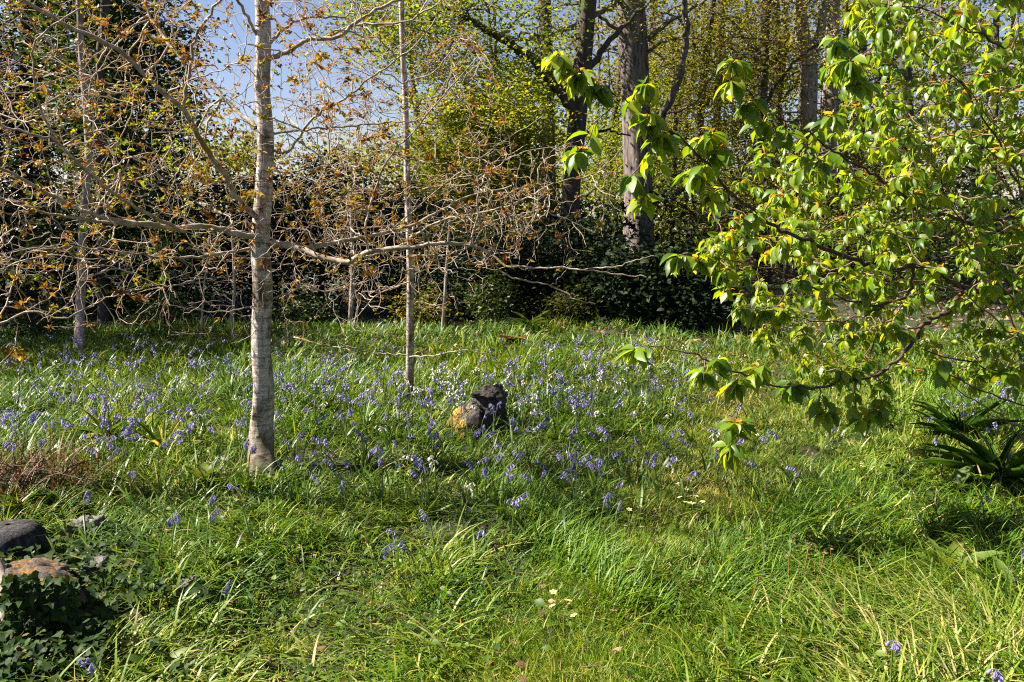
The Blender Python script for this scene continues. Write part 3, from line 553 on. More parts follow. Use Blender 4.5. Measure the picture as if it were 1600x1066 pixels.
for q, ii in enumerate(near):
    ob = link('leaf', protos[int(LT[ii] * 9.99)], cherry); s = LS[ii]
    R3 = np.stack([dd[q], ss[q], nn[q]], 1) * s; m4 = np.eye(4); m4[:3, :3] = R3; m4[:3, 3] = LP[ii] - cb; ob.matrix_basis = Matrix(m4.tolist())
mb = MB(); leaves(mb, LP[rest], LD[rest], LU[rest], LS[rest], LS[rest] * U(.42, .56, len(rest)), 'cherry', LT[rest], 0, curl=U(.3, 2.4, len(rest))); mb.build('foliage', M['cherry'], cherry, cb, kind='stuff')
print('cherry leaves', len(LP))

# ---------------- woodland behind
def ell_pts(c, r, n, shell=.5):
    return np.asarray(c) + rand_dir(n) * (U(0, 1, n) ** (shell / 1.5))[:, None] * np.asarray(r)
def bg_tree(name, label, cat, group, trunk, rad, bark, lobes, leafm, lsize, per_tip, limbs=(), spread=.38, tint=(0, 1), shape='diamond', flat=.5, twig_r=.006, coarse=10, tn=14):
    """trunk: (px,py,Y) list from the ground up; lobes: (px,py,Y, rx_px, ry_px, depth_r, n_tips)"""
    tp = np.array(trunk, float); pts = P(tp[:, 0], tp[:, 1], tp[:, 2]); base = pts[0].copy(); base[2] = ground_z(base[0], base[1]); pts[0] = base - [0, 0, .05]
    root = thing(name, label, cat, base, group)
    k = 40; q = spline(pts, k); R = np.interp(np.linspace(0, 1, k), np.linspace(0, 1, len(rad)), rad)
    mb = MB(); trunk_mesh(mb, q, R, tn, .07, .3, int(rng.integers(50))); mb.build('trunk', M[bark], root, base)
    sk = Skel(); sk.add_path(q[6:], R[6:])
    for seq, ra, rb in limbs:
        l = limb_px(seq, jit=.02); RR = ra + (rb - ra) * np.linspace(0, 1, len(l)); mb = MB(); tubes(mb, l, RR, 7); mb.build('limb', M[bark], root, base); sk.add_path(l, RR)
    tw = MB(); lf = MB()
    for (px, py, Yc, rx, ry, dr, nt_) in lobes:
        c = P(px, py, Yc); r = (rx * Yc / F, dr, ry * Yc / F)
        a, ra = sk.grow(ell_pts(c, r, coarse), twig_r * 1.5, 7, .15, rmax=.05, per_len=.014); tubes(tw, a, ra, 4)
        tips = ell_pts(c, r, nt_); a, ra = sk.grow(tips, twig_r, 5, .18, rmax=.025, per_len=.01); tubes(tw, a, ra, 3)
        cen = np.concatenate([a[:, -1], a[:, 3]]); n = per_tip * len(cen)
        if per_tip:
            sp = spread * U(.5, 1.3, len(cen)); pos = np.repeat(cen, per_tip, 0) + rng.normal(0, 1, (n, 3)) * np.repeat(sp, per_tip)[:, None] * np.array([1, 1, .7 - .45 * flat])
            d = rand_dir(n, -.7, .4); L = lsize * U(.6, 1.3, n); t = np.clip(np.repeat(U(*tint, len(cen)), per_tip) + rng.normal(0, .15, n), 0, 1)
            pos = pos[pos[:, 2] > .02]; n = len(pos)
            leaves(lf, pos, d[:n], nrm(rand_dir(n, 0, 1) + [0, 0, .5]), L[:n], L[:n] * .6, shape, t[:n], 0)
    tw.build('twigs', M[bark if bark != 'bark_beech' else 'bark_mid'], root, base, kind='stuff')
    if lf.n: lf.build('crown', M[leafm], root, base, kind='stuff')
    return root
WOOD = 'tall trees at the back of the glade'
bg_tree('beech_tree', 'massive straight beech trunk rising behind the dark rhododendron', 'tree', WOOD,
        [(1002, 440, 20), (998, 390, 20), (996, 250, 20), (990, 100, 20), (983, -60, 20), (978, -400, 20), (975, -700, 20)], [.36, .34, .34, .36, .36, .3, .15], 'bark_beech',
        [(1010, -330, 20, 420, 260, 5, 160), (1090, 70, 20, 170, 90, 2.5, 90), (930, 60, 21, 110, 80, 2, 70)], 'olive', .08, 20,
        [([(1000, 70, 20), (1060, 25, 19.5), (1140, -20, 19)], .07, .03), ([(1005, 85, 20), (1050, 60, 19.5), (1100, 62, 19)], .04, .015), ([(1006, 230, 20), (1050, 150, 19), (1072, 60, 18.5), (1065, -20, 18)], .10, .06), ([(985, -10, 20), (900, 40, 19), (820, 60, 18), (740, 40, 17.5)], .09, .03), ([(1008, 180, 20), (1080, 165, 19), (1130, 95, 18.5), (1160, 90, 18)], .03, .012), ([(985, 60, 20), (930, 20, 19.5), (880, -30, 19)], .05, .02)], spread=.4, tint=(.2, 1), tn=24)
bg_tree('woodland_tree', 'dark forked tree leaning just left of the massive beech', 'tree', WOOD,
        [(884, 430, 17), (890, 330, 17), (903, 180, 17), (913, 60, 17), (925, -80, 17), (935, -350, 17)], [.21, .19, .19, .18, .16, .08], 'bark_dark',
        [(760, 60, 17, 150, 90, 2.5, 150), (880, -130, 17, 260, 120, 4, 120), (640, 30, 17, 120, 75, 2, 150), (820, 130, 17.5, 60, 50, 1.2, 40)], 'yellowgreen', .085, 24,
        [([(905, 180, 17), (838, 98, 16.7), (775, 56, 16.3), (715, 18, 16)], .14, .05), ([(910, 120, 17), (955, 60, 17), (1010, 10, 17.5)], .08, .03), ([(900, 215, 17), (940, 205, 17), (985, 212, 16.5)], .04, .015)], tint=(0, .8))
bg_tree('woodland_tree', 'thin dark upright trunk behind the leaning forked tree', 'tree', WOOD,
        [(862, 430, 19), (858, 250, 19), (854, 100, 19), (850, -50, 19), (846, -300, 19)], [.16, .15, .15, .13, .06], 'bark_dark', [(800, -120, 19, 150, 90, 3, 60)], 'yellowgreen', .085, 16, tint=(0, .7))
bg_tree('maple_tree', 'young maple with bright yellow-green foliage behind the sapling', 'tree', WOOD,
        [(800, 450, 15.5), (795, 330, 15.5), (785, 240, 15.5), (770, 150, 15.5)], [.08, .07, .05, .03], 'bark_mid',
        [(760, 235, 15.5, 120, 75, 1.2, 150), (705, 165, 15.7, 80, 60, 1.0, 70), (805, 185, 15.3, 65, 65, 1.0, 70), (700, 290, 15.5, 80, 50, 1, 70), (790, 300, 15.4, 80, 50, 1, 50)], 'yellowgreen', .085, 26, spread=.24, tint=(.35, 1), flat=.6)
bg_tree('woodland_tree', 'pale forked trunk showing between the cherry branches', 'tree', WOOD,
        [(1256, 440, 22), (1258, 300, 22), (1262, 190, 22), (1263, 100, 22), (1252, 40, 22), (1245, -120, 22)], [.28, .25, .24, .23, .15, .07], 'bark_mid',
        [(1215, -40, 22, 130, 80, 3, 80), (1180, 240, 21, 100, 90, 2.5, 80), (1300, -150, 22, 250, 120, 4, 80)], 'olive', .085, 22, [([(1264, 110, 22), (1282, 45, 22), (1300, -60, 22)], .15, .07)], tint=(.1, .9))
bg_tree('woodland_tree', 'pale straight trunk right of the forked pale trunk', 'tree', WOOD,
        [(1292, 440, 23), (1294, 300, 23), (1296, 180, 23), (1300, 0, 23), (1304, -250, 23)], [.24, .22, .21, .19, .08], 'bark_mid',
        [(1400, 60, 23, 160, 160, 3, 100), (1480, -80, 23, 200, 120, 3, 60)], 'olive', .085, 20, tint=(.1, .9))
bg_tree('woodland_tree', 'slim brown tree with sparse olive leaves right of the beech', 'tree', WOOD,
        [(1122, 440, 24), (1118, 250, 24), (1125, 80, 24), (1130, -150, 24)], [.14, .12, .1, .05], 'bark_dark',
        [(1110, 100, 24, 140, 130, 3, 190), (1150, 330, 24, 130, 90, 3, 130)], 'olive', .085, 22, tint=(.2, 1))
bg_tree('woodland_tree', 'understorey tree with yellow-olive leaves filling the gap behind the beech', 'tree', WOOD,
        [(1048, 440, 23), (1050, 330, 23), (1055, 200, 23), (1050, 60, 23)], [.10, .09, .07, .03], 'bark_dark',
        [(1050, 190, 23, 110, 110, 2, 150), (955, 250, 22, 90, 90, 2, 120), (1070, 340, 22, 110, 70, 2, 100)], 'yellowgreen', .09, 24, tint=(.1, .9), flat=.5)
bg_tree('woodland_tree', 'understorey tree with olive leaves between the brown tree and the pale forked trunk', 'tree', WOOD,
        [(1200, 440, 20), (1198, 330, 20), (1190, 200, 20), (1200, 60, 20)], [.10, .09, .07, .03], 'bark_dark',
        [(1150, 130, 20, 60, 110, 2, 80), (1170, 300, 19, 90, 70, 2, 90), (1385, 270, 20, 85, 120, 2, 110)], 'olive', .085, 22, tint=(.2, 1), flat=.5)
bg_tree('woodland_tree', 'slim brown tree half hidden behind the cherry foliage', 'tree', WOOD,
        [(1420, 440, 19), (1418, 200, 19), (1410, 0, 19), (1405, -200, 19)], [.16, .14, .12, .05], 'bark_dark', [(1480, 150, 19, 180, 180, 3, 110), (1560, 330, 19, 160, 120, 3, 80)], 'olive', .085, 20)
bg_tree('woodland_tree', 'dark tree with glossy green leaves against the sky at upper left', 'tree', WOOD,
        [(205, 480, 14), (200, 330, 14), (190, 180, 14), (180, 0, 14), (175, -300, 14)], [.15, .13, .12, .1, .05], 'bark_dark',
        [(215, 170, 14, 80, 150, 1.5, 150), (170, 30, 14, 130, 120, 2, 120), (130, -180, 14, 170, 130, 2.5, 120), (230, 320, 13.5, 80, 70, 1.5, 60)], 'midgreen', .095, 26, spread=.26, tint=(0, .8))
bg_tree('woodland_tree', 'dark evergreen tree filling the upper left corner', 'tree', WOOD,
        [(40, 480, 15), (42, 300, 15), (45, 100, 15), (50, -250, 15)], [.2, .18, .15, .05], 'bark_dark',
        [(20, 240, 15, 150, 160, 2, 190), (20, 20, 15, 150, 150, 2, 120), (40, -200, 15, 160, 130, 3, 110), (-180, 150, 14, 170, 260, 2.5, 160), (-350, 40, 10.2, 190, 230, 2.0, 200)], 'evergreen', .10, 30, spread=.3)  # leftmost lobe is out of view, added to shade the ground at far left
bg_tree('woodland_tree', 'tall dark speckled trunk standing behind the left saplings', 'tree', WOOD,
        [(160, 480, 12), (158, 300, 12), (152, 150, 12), (165, 0, 12), (170, -200, 12)], [.08, .075, .07, .06, .04], 'bark_dark', [(150, -180, 12, 160, 80, 1.5, 40), (150, 120, 12.5, 90, 170, .8, 70)], 'midgreen', .09, 18)
for lab_, px_, Y_, r_, dx in [('dark trunk leaning right above the cherry branch tips', 1180, 21, .17, 20), ('dark trunk close left of the pale forked trunk', 1218, 25, .18, -8), ('dark trunk right of the pale straight trunk', 1338, 24, .2, 10), ('dark slanting trunk between the beech and the slim brown tree', 1075, 22, .12, 45)]:
    bg_tree('woodland_tree', lab_, 'tree', WOOD, [(px_, 440, Y_), (px_ + dx * .3, 250, Y_), (px_ + dx * .6, 100, Y_), (px_ + dx, -60, Y_), (px_ + dx * 1.3, -260, Y_)], [r_, r_ * .9, r_ * .85, r_ * .7, r_ * .4], 'bark_dark',
            [(px_ + dx, 60, Y_, 110, 120, 2.5, 60), (px_ + dx, -200, Y_, 160, 100, 3, 50)], 'olive', .085, 18, [([(px_ + dx * .5, 170, Y_), (px_ + dx * .5 + 50, 100, Y_), (px_ + dx + 90, 60, Y_)], .06, .02), ([(px_ + dx * .6, 110, Y_), (px_ + dx - 50, 40, Y_), (px_ + dx - 80, 20, Y_)], .06, .02)], tint=(.2, 1), flat=.4)
# shrubs and hedge
HED = 'dark evergreen shrubs along the back of the glade'
def shrub(name, label, px, Yc, w, top, leafm, lsize, tips, per, tint=(0, 1), spread=.2, bark='bark_dark', shape='diamond', group=HED, dr=1.2, base_py=None):
    gp = P(px, 450, Yc); gp[2] = ground_z(gp[0], gp[1]); bx, by, _ = proj(gp); tp_y = top
    mid = (by + tp_y) / 2; h = (by - tp_y) / 2
    return bg_tree(name, label, 'shrub', group, [(px, by, Yc), (px + 3, by - h * .6, Yc), (px - 4, mid, Yc), (px, mid - h * .5, Yc)], [.06, .05, .04, .02], bark, [(px, mid, Yc, w, h * 1.02, dr, tips)], leafm, lsize, per, spread=spread, flat=0, tint=tint, coarse=14, tn=8, shape=shape)
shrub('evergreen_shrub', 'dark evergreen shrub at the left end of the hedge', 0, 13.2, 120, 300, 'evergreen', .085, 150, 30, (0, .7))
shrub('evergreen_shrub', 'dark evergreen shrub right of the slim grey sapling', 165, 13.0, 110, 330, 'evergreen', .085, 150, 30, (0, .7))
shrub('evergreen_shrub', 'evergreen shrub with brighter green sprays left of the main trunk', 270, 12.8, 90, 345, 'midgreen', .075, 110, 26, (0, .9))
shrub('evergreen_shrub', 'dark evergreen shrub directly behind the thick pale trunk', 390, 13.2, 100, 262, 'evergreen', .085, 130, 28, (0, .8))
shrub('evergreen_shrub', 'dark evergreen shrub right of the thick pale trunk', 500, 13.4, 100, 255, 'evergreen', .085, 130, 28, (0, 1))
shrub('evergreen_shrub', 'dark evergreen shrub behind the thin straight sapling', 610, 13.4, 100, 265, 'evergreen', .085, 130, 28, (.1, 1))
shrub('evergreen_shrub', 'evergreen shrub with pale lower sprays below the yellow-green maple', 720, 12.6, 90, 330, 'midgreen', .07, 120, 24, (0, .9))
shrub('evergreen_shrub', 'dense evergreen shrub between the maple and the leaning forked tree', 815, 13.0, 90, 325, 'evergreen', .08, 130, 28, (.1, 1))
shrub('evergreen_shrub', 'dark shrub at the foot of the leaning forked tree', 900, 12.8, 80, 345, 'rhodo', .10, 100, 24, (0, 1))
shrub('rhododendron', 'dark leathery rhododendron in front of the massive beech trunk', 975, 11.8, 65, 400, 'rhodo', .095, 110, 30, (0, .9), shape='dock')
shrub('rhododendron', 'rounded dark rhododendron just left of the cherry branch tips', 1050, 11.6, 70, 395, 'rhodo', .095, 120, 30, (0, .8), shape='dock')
shrub('thicket_shrub', 'brown twiggy thicket right of the rounded rhododendron', 1125, 15, 70, 290, 'olive', .06, 90, 5, (.5, 1), group='twiggy thickets beyond the lawn')
shrub('thicket_shrub', 'brown twiggy thicket half hidden behind the cherry twigs', 1225, 15.5, 80, 280, 'olive', .06, 90, 7, (.3, 1), group='twiggy thickets beyond the lawn')
shrub('thicket_shrub', 'leafy olive thicket behind the dense cherry foliage', 1350, 15, 100, 260, 'olive', .07, 110, 18, (.0, .8), group='twiggy thickets beyond the lawn')
shrub('thicket_shrub', 'leafy olive thicket at the right edge behind the cherry', 1510, 14, 120, 260, 'midgreen', .08, 130, 20, (.0, .9), group='twiggy thickets beyond the lawn')
shrub('thicket_shrub', 'low pale-leaved bush in front of the hedge', 765, 11.4, 45, 425, 'midgreen', .055, 60, 14, (.5, 1), spread=.14, group='low bushes at the lawn edge', dr=.5)
LOW = 'low bushes at the lawn edge'
for lab_, px_, Y_, w_, top_, lm_, ti_ in [('low leafy bush in the dark at the far left of the lawn edge', 55, 10.4, 40, 468, 'midgreen', (.1, .7)), ('low green spray of leaves left of the bare whip', 255, 11.2, 40, 455, 'midgreen', (.3, 1)), ('low straggling bush between the two pale trunks', 470, 11.6, 45, 462, 'midgreen', (.1, .8)),
        ('low straggling bush right of the straight sapling', 660, 11.4, 40, 455, 'olive', (.2, .9)), ('low olive bush left of the leathery rhododendron', 885, 11.4, 45, 450, 'olive', (.0, .7)), ('low dark bush right of the rounded rhododendron', 1120, 12.2, 35, 455, 'rhodo', (.2, 1))]:
    shrub('low_bush', lab_, px_, Y_, w_, top_, lm_, .06, 45, 12, ti_, spread=.15, group=LOW, dr=.4)
# bare saplings at the lawn edge
def pole(label, seq, r):
    tp = np.array(seq, float); pts = P(tp[:, 0], tp[:, 1], tp[:, 2]); base = pts[0].copy(); base[2] = ground_z(base[0], base[1]); pts[0] = base - [0, 0, .03]
    root = thing('bare_sapling', label, 'tree', base, 'bare young saplings at the hedge'); q = spline(pts, 24); mb = MB(); trunk_mesh(mb, q, np.linspace(r, r * .5, 24), 9, .06, .1, 2); mb.build('trunk', M['bark_mid'], root, base)
    sk = Skel(); sk.add_path(q[8:], np.linspace(r, r * .5, 24)[8:]); tw = MB(); c = q[16]
    a, ra = sk.grow(ell_pts(c, (.6, .5, .8), 14), .003, 6, .2, rmax=.007); tubes(tw, a, ra, 4); a, ra = sk.grow(ell_pts(c, (.7, .6, .9), 40), .002, 5, .25, rmax=.004); tubes(tw, a, ra, 3); tw.build('twigs', M['bark_twig'], root, base, kind='stuff')
pole('bare thin sapling midway between the two pale trunks', [(547, 515, 11.2), (549, 470, 11.2), (551, 410, 11.2), (548, 300, 11.2)], .038)
pole('bare thin sapling right of the straight sapling', [(691, 528, 10.6), (694, 480, 10.6), (697, 430, 10.6), (703, 340, 10.6)], .026)
pole('bare thin sapling just left of the thick pale trunk', [(362, 545, 9.6), (364, 490, 9.6), (366, 440, 9.6), (362, 350, 9.6)], .02)
pole('bare whip of a sapling in the dark left of the thick trunk', [(314, 538, 10.0), (316, 490, 10), (320, 440, 10), (326, 390, 10)], .014)

# far-off wood: one mass
mb = MB(); tw = MB(); nc = 3000
px = U(-500, 2100, nc); Yf = U(25, 42, nc)
top = np.interp(px, [-500, 250, 330, 600, 700, 960, 1080, 1250, 1500, 2100], [-100, 60, 235, 235, 160, 60, -20, -100, -120, -120]) + 90 * (noise(px, Yf, 60, 4) - .5) + 60 * (noise(px, 0 * px, 70, 5) - .5)
py = top + (440 - top) * U(0, 1, nc) ** .8; cen = P(px, py, Yf); kc = 46; n = nc * kc
pos = np.repeat(cen, kc, 0) + rng.normal(0, 1, (n, 3)) * np.repeat(U(.25, .8, nc), kc)[:, None] * [1.1, 1, .55]; tcl = np.repeat(np.clip(U(-.1, .75, nc) + .4 * (noise(px, py, 120, 12) - .4), 0, 1), kc); ok = pos[:, 2] > 0; pos = pos[ok]; tcl = tcl[ok]; n = len(pos)
L = .16 * U(.6, 1.4, n); leaves(mb, pos, rand_dir(n), rand_dir(n, 0, 1), L, L * .65, 'diamond', np.clip(tcl + rng.normal(0, .10, n), 0, 1))
tag(mb.build('distant_woodland', M['olive'], kind='stuff'), 'mass of olive woodland far behind the glade', None, kind='stuff')
mb2 = MB(); n2_ = 26000; px = U(560, 2200, n2_); Yf = U(17, 27, n2_); py = 440 - (U(0, 1, n2_) ** 1.3) * (110 + 90 * noise(px, 0 * px, 60, 9)); pos = P(px, py, Yf); pos = pos[(pos[:, 2] > 0) & ~((px > 1095) & (px < 1260) & (py > 405))]; n2_ = len(pos)  # mass of near-black leaves stands in for the shade under the far trees
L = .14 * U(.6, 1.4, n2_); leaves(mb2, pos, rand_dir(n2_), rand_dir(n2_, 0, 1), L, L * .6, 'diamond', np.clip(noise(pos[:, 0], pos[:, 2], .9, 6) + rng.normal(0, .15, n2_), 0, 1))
tag(mb2.build('shade_undergrowth', M['evergreen'], kind='stuff'), 'undergrowth beneath the far trees, its shade given by near-black leaf colour', None, kind='stuff')
n = 70; pxs = np.concatenate([U(650, 1600, 45), U(-300, 300, 25)]); Yt = U(24, 36, n); b0 = P(pxs, np.full(n, 400.), Yt); b0[:, 2] = -.1
kk = 9; hgt = U(6, 13, n); tt = np.linspace(0, 1, kk); TP = b0[:, None] + np.stack([rng.normal(0, .5, n)[:, None] * tt, 0 * tt[None] + 0 * Yt[:, None], hgt[:, None] * tt], -1) + rng.normal(0, .07, (n, kk, 3))
for q in range(9):
    f0 = U(.15, .85, n); b1 = b0 + (TP[:, -1] - b0) * f0[:, None]; a_ = U(0, 6.28, n); l_ = U(1.2, 3.5, n); k5 = np.linspace(0, 1, 5)
    BP = b1[:, None] + np.stack([np.cos(a_)[:, None] * l_[:, None] * k5, np.sin(a_)[:, None] * l_[:, None] * k5, l_[:, None] * (U(.3, .9, n)[:, None] * k5 - .25 * k5 ** 2)], -1) + rng.normal(0, .07, (n, 5, 3)) * k5[None, :, None]; tubes(tw, BP, U(.025, .06, n)[:, None] * np.linspace(1, .3, 5)[None], 4)
tubes(tw, TP, (U(.05, .16, n)[:, None] * np.linspace(1, .4, kk)[None]), 6)
tag(tw.build('distant_trunks', M['bark_dark'], kind='stuff'), 'dim trunks of the far-off wood', None, kind='stuff')

# ------------------------------------------------------------------ stones and stumps
_tab3 = np.random.default_rng(5).random((64, 64, 64))
def noise3(p, sc, seed=0):
    q = p / sc + 7.31 * seed + 200; i = np.floor(q).astype(int); f = q - i; f = f * f * (3 - 2 * f); o = 0
    for a in (0, 1):
        for b in (0, 1):
            for c in (0, 1):
                o = o + _tab3[(i[:, 0] + a) % 64, (i[:, 1] + b) % 64, (i[:, 2] + c) % 64] * (f[:, 0] if a else 1 - f[:, 0]) * (f[:, 1] if b else 1 - f[:, 1]) * (f[:, 2] if c else 1 - f[:, 2])
    return o
def hull_rock(name, mat, cents, seed, parent=None, origin=(0, 0, 0), sub=5, amp=.03, pw=14):
    """each point set becomes a rounded, pitted hull; all hulls are joined into one stone"""
    import bmesh
    mb = MB()
    for pts in cents:
        c = np.mean(pts, 0); bm = bmesh.new(); vs = [bm.verts.new(Vector(np.asarray(p) - c)) for p in pts]
        bmesh.ops.convex_hull(bm, input=vs); bm.normal_update()
        pl = np.array([[*f.normal, f.normal.dot(f.verts[0].co)] for f in bm.faces]); bm.free()
        flip = np.sign(pl[:, 3:4]); pl = pl * np.where(flip == 0, 1, flip); pl = pl[pl[:, 3] > 1e-4]
        bm = bmesh.new(); bmesh.ops.create_icosphere(bm, subdivisions=sub, radius=1); d = nrm(np.array([v.co[:] for v in bm.verts])); tri = np.array([[v.index for v in f.verts] for f in bm.faces]); bm.free()
        k = np.maximum(d @ pl[:, :3].T, 1e-6) / pl[:, 3][None]; r = 1 / np.power(np.sum(k ** pw, 1), 1 / pw)
        v = d * r[:, None] + c
        n_ = (noise3(v, .11, seed) - .5) * 1.6 + (noise3(v, .045, seed + 1) - .5) * .8 + (noise3(v, .018, seed + 2) - .5) * .6 + (noise3(v, .009, seed + 4) - .5) * .35 + np.where(noise3(v * [1, 1, 3], .05, seed + 3) > .62, -.35, 0)
        mb.add(v + d * (n_ * amp)[:, None], tris=tri)
    return mb.build(name, mat, parent, origin, smooth=True)
Ys = G(745, 672)[1]
def S(px, py, dy=0): return P(px, py, Ys + dy)
sb = G(745, 672)
rk = hull_rock('standing_stone', stone_mat('lichened_stone', (.038, .032, .026), (.34, .20, .03), 11, .52, ((-2.2, 0, -1.2), .0)),
    [[S(735, 616, -.08), S(736, 620, .1), S(770, 597, -.02), S(784, 599, .08), S(793, 617, .08), S(789, 623, -.12), S(738, 623, .15), S(762, 622, -.15)],
     [S(742, 612, .05), S(785, 612, .05), S(792, 640, .1), S(790, 680, .1), S(790, 680, -.1), S(745, 685, -.18), S(738, 640, -.08), S(770, 620, -.1), S(736, 660, .2)],
     [S(728, 630, .05), S(745, 618, .05), S(752, 640, -.22), S(752, 688, -.26), S(700, 684, -.16), S(700, 655, 0), S(714, 642, .15), S(740, 660, .2), S(698, 680, .1)]], 3, origin=sb, amp=.032, pw=34)
rk.location = sb; tag(rk, 'leaning dark stone with yellow lichen among the bluebells', 'stone')
def rock(label, px, py, w, h, d, mat, seed, name='rock', tilt=0.0):
    b = G(px, py); k = np.random.default_rng(seed); pts = []
    for sx in (-1, 1):
        for sy in (-1, 1):
            pts.append(b + np.array([sx * w * k.uniform(.85, 1.1), sy * d, -.05])); pts.append(b + np.array([sx * w * k.uniform(.55, .85), sy * d * k.uniform(.5, .8), h * k.uniform(.8, 1.1) + sx * tilt]))
    pts.append(b + np.array([0, 0, h * 1.1])); o = hull_rock(name, mat, [pts], seed, origin=b, amp=.03); o.location = b; return tag(o, label, 'stone')
grey = stone_mat('grey_stone', (.12, .105, .10), (.42, .38, .30), 14, .66)
rock('small pale grey stone behind the orange-lichened rock', 138, 838, .085, .10, .07, grey, 4)
rock('grey stone peeping from the ivy right of the orange rock', 148, 905, .07, .10, .06, grey, 5)
rock('flat slate-grey stone at the grass edge of the ivy', 286, 932, .06, .055, .08, stone_mat('slate_stone', (.13, .105, .115), (.2, .17, .14), 10, .75), 6, tilt=.02)
ob_ = G(60, 985); orange = stone_mat('orange_lichened_stone', (.05, .04, .033), (.17, .075, .002), 18, .77, None, True)
Yo = 2.85
o = hull_rock('rock', orange, [[P(8, 872, Yo + .30), P(60, 866, Yo + .38), P(112, 872, Yo + .32), P(132, 900, Yo + .05), P(118, 905, Yo - .02), P(55, 905, Yo - .06), P(16, 892, Yo - .02), P(10, 1040, Yo - .05), P(112, 1040, Yo - .05), P(140, 1030, Yo + .1), P(110, 1000, Yo + .4), P(10, 1000, Yo + .4)]], 8, origin=ob_, amp=.035)
o.location = ob_; tag(o, 'square rock topped with orange lichen and wrapped in ivy', 'stone')
# old stump
stb = G(18, 872); stump = thing('tree_stump', 'rounded dark weathered stump above the orange rock', 'stump', stb)
mb = MB(); n = 26; zz = np.array([-.05, .03, .08, .12, .145, .16, .165]); rr_ = np.array([.155, .15, .145, .135, .115, .08, .012]); an = np.arange(n) * 2 * math.pi / n
V = np.stack([rr_[:, None] * np.cos(an) * (1 + .09 * (noise(an * 4, 0 * an, 1, 3) - .5))[None] * (1 + .07 * np.cos(an * 13) * (zz < .15)[:, None]), rr_[:, None] * np.sin(an)[None], zz[:, None] + 0 * an], -1) + [0, 0, 0]
jj, i = np.meshgrid(np.arange(6), np.arange(n), indexing='ij'); a = jj * n + i; a2 = jj * n + (i + 1) % n
mb.add(V.reshape(-1, 3), np.stack([a, a2, a2 + n, a + n], -1).reshape(-1, 4)); M['stump'] = bark_mat('stump_wood', [(.35, (.008, .007, .007)), (.5, (.03, .025, .026)), (.65, (.10, .085, .085)), (.8, (.045, .04, .038))], (40, 40, 3), 1, 1.0)
mb.build('wood', M['stump'], stump)
fl = MB()
fp = spline([G(14, 1000) , P(10, 930, 2.9), P(2, 890, 2.95), P(-25, 850, 3.0)], 10); tubes(fl, fp, np.array([.035, .03, .028, .026, .024, .022, .02, .018, .015, .01]), 7)
o = fl.build('snag', M['bark_limb'], None, G(14, 1000)); o.location = G(14, 1000); tag(o, 'broken pale dead stem leaning at the left edge beside the rock', 'dead stem')

# ivy
ivb = G(70, 1010); ivy = thing('ivy', 'dark green ivy mat draping the rock and ground at bottom left', 'ivy', ivb)
N = 2600; q = np.stack([U(-120, 330, N), U(838, 1130, N)], 1)
k = (q[:, 0] < 130 + 210 * noise(q[:, 1], q[:, 0], 40, 7) + np.where(q[:, 1] < 960, 40, -60)) | (rng.random(N) < .02); q = q[k]
gp = G(q[:, 0], q[:, 1]); gp[:, 2] += U(.01, .07, len(q)) + .06 * noise(gp[:, 0], gp[:, 1], .2, 8)
fr = poly_pts([(5, 898), (122, 903), (132, 1040), (5, 1040)], 420, Yo - .10, Yo - .06)
pos = np.concatenate([gp, fr]); n = len(pos); d = nrm(np.stack([rng.normal(0, 1, n), rng.normal(-.5, .7, n), rng.normal(-.5, .35, n)], -1)); up = nrm(np.stack([rng.normal(0, .4, n), rng.normal(-.35, .35, n), np.ones(n)], -1)); up[-len(fr):] = nrm(np.stack([rng.normal(0, .3, len(fr)), -np.ones(len(fr)), rng.normal(.4, .3, len(fr))], -1))
Ls = U(.022, .046, n); tn = np.clip(rng.beta(2, 2.6, n) + np.where(rng.random(n) < .05, .5, 0), 0, 1)
px, py, _ = proj(pos); o_ = np.argsort(-np.where((px > 5) & (px < 1600) & (py < 1060), Ls / np.linalg.norm(pos - [0, 0, CAMH], axis=1), 0)); near, rest = o_[:260], o_[260:]
protos = []
for v in range(6):
    mb = MB(); leaves(mb, np.zeros((1, 3)), np.array([[1., 0, 0]]), np.array([[0, 0, 1.]]), 1.0, 1.05, 'ivy', [v / 6 + .08], 0, curl=np.array([U(.5, 3)])); protos.append(mb.mesh('leaf', M['ivy'], smooth=False))
dd, ss, nn = frames(d[near], up[near])
for c, ii in enumerate(near):
    ob = link('leaf', protos[min(5, int(tn[ii] * 6))], ivy); m4 = np.eye(4); m4[:3, :3] = np.stack([dd[c], ss[c], nn[c]], 1) * Ls[ii]; m4[:3, 3] = pos[ii] - ivb; ob.matrix_basis = Matrix(m4.tolist())
mb = MB(); leaves(mb, pos[rest], d[rest], up[rest], Ls[rest], Ls[rest] * 1.05, 'ivy', tn[rest], 0, curl=U(.5, 3, len(rest))); mb.build('foliage', M['ivy'], ivy, ivb, kind='stuff')

# ------------------------------------------------------------------ grass
def wedge(n, ylo, yhi, pw, margin=1.12):
    """ground points in the view wedge, density falling with distance as Y**pw"""
    e = pw + 1
    u = U(0, 1, n); Yg = (ylo ** e + u * (yhi ** e - ylo ** e)) ** (1 / e) if abs(e) > 1e-6 else ylo * (yhi / ylo) ** u
    x = U(-1, 1, n) * (Yg * .645 * margin + .25); return x, Yg
SB = G(745, 672)
LA, LB = G(790, 742)[:2], G(1015, 935)[:2]
def shade_band(x, y):  # grass gap and tall sunward edge, shaped to stand in for a diagonal shadow
    d = (LB - LA) / np.linalg.norm(LB - LA); rx, ry = x - LA[0], y - LA[1]; t = rx * d[0] + ry * d[1]; side = rx * d[1] - ry * d[0] + .06 * (noise(x, y, .3, 71) - .5)
    on = (t > -.1) & (t < np.linalg.norm(LB - LA) + .1); return on & (side < .05) & (side > -.09), on & (side > .05) & (side < .24)
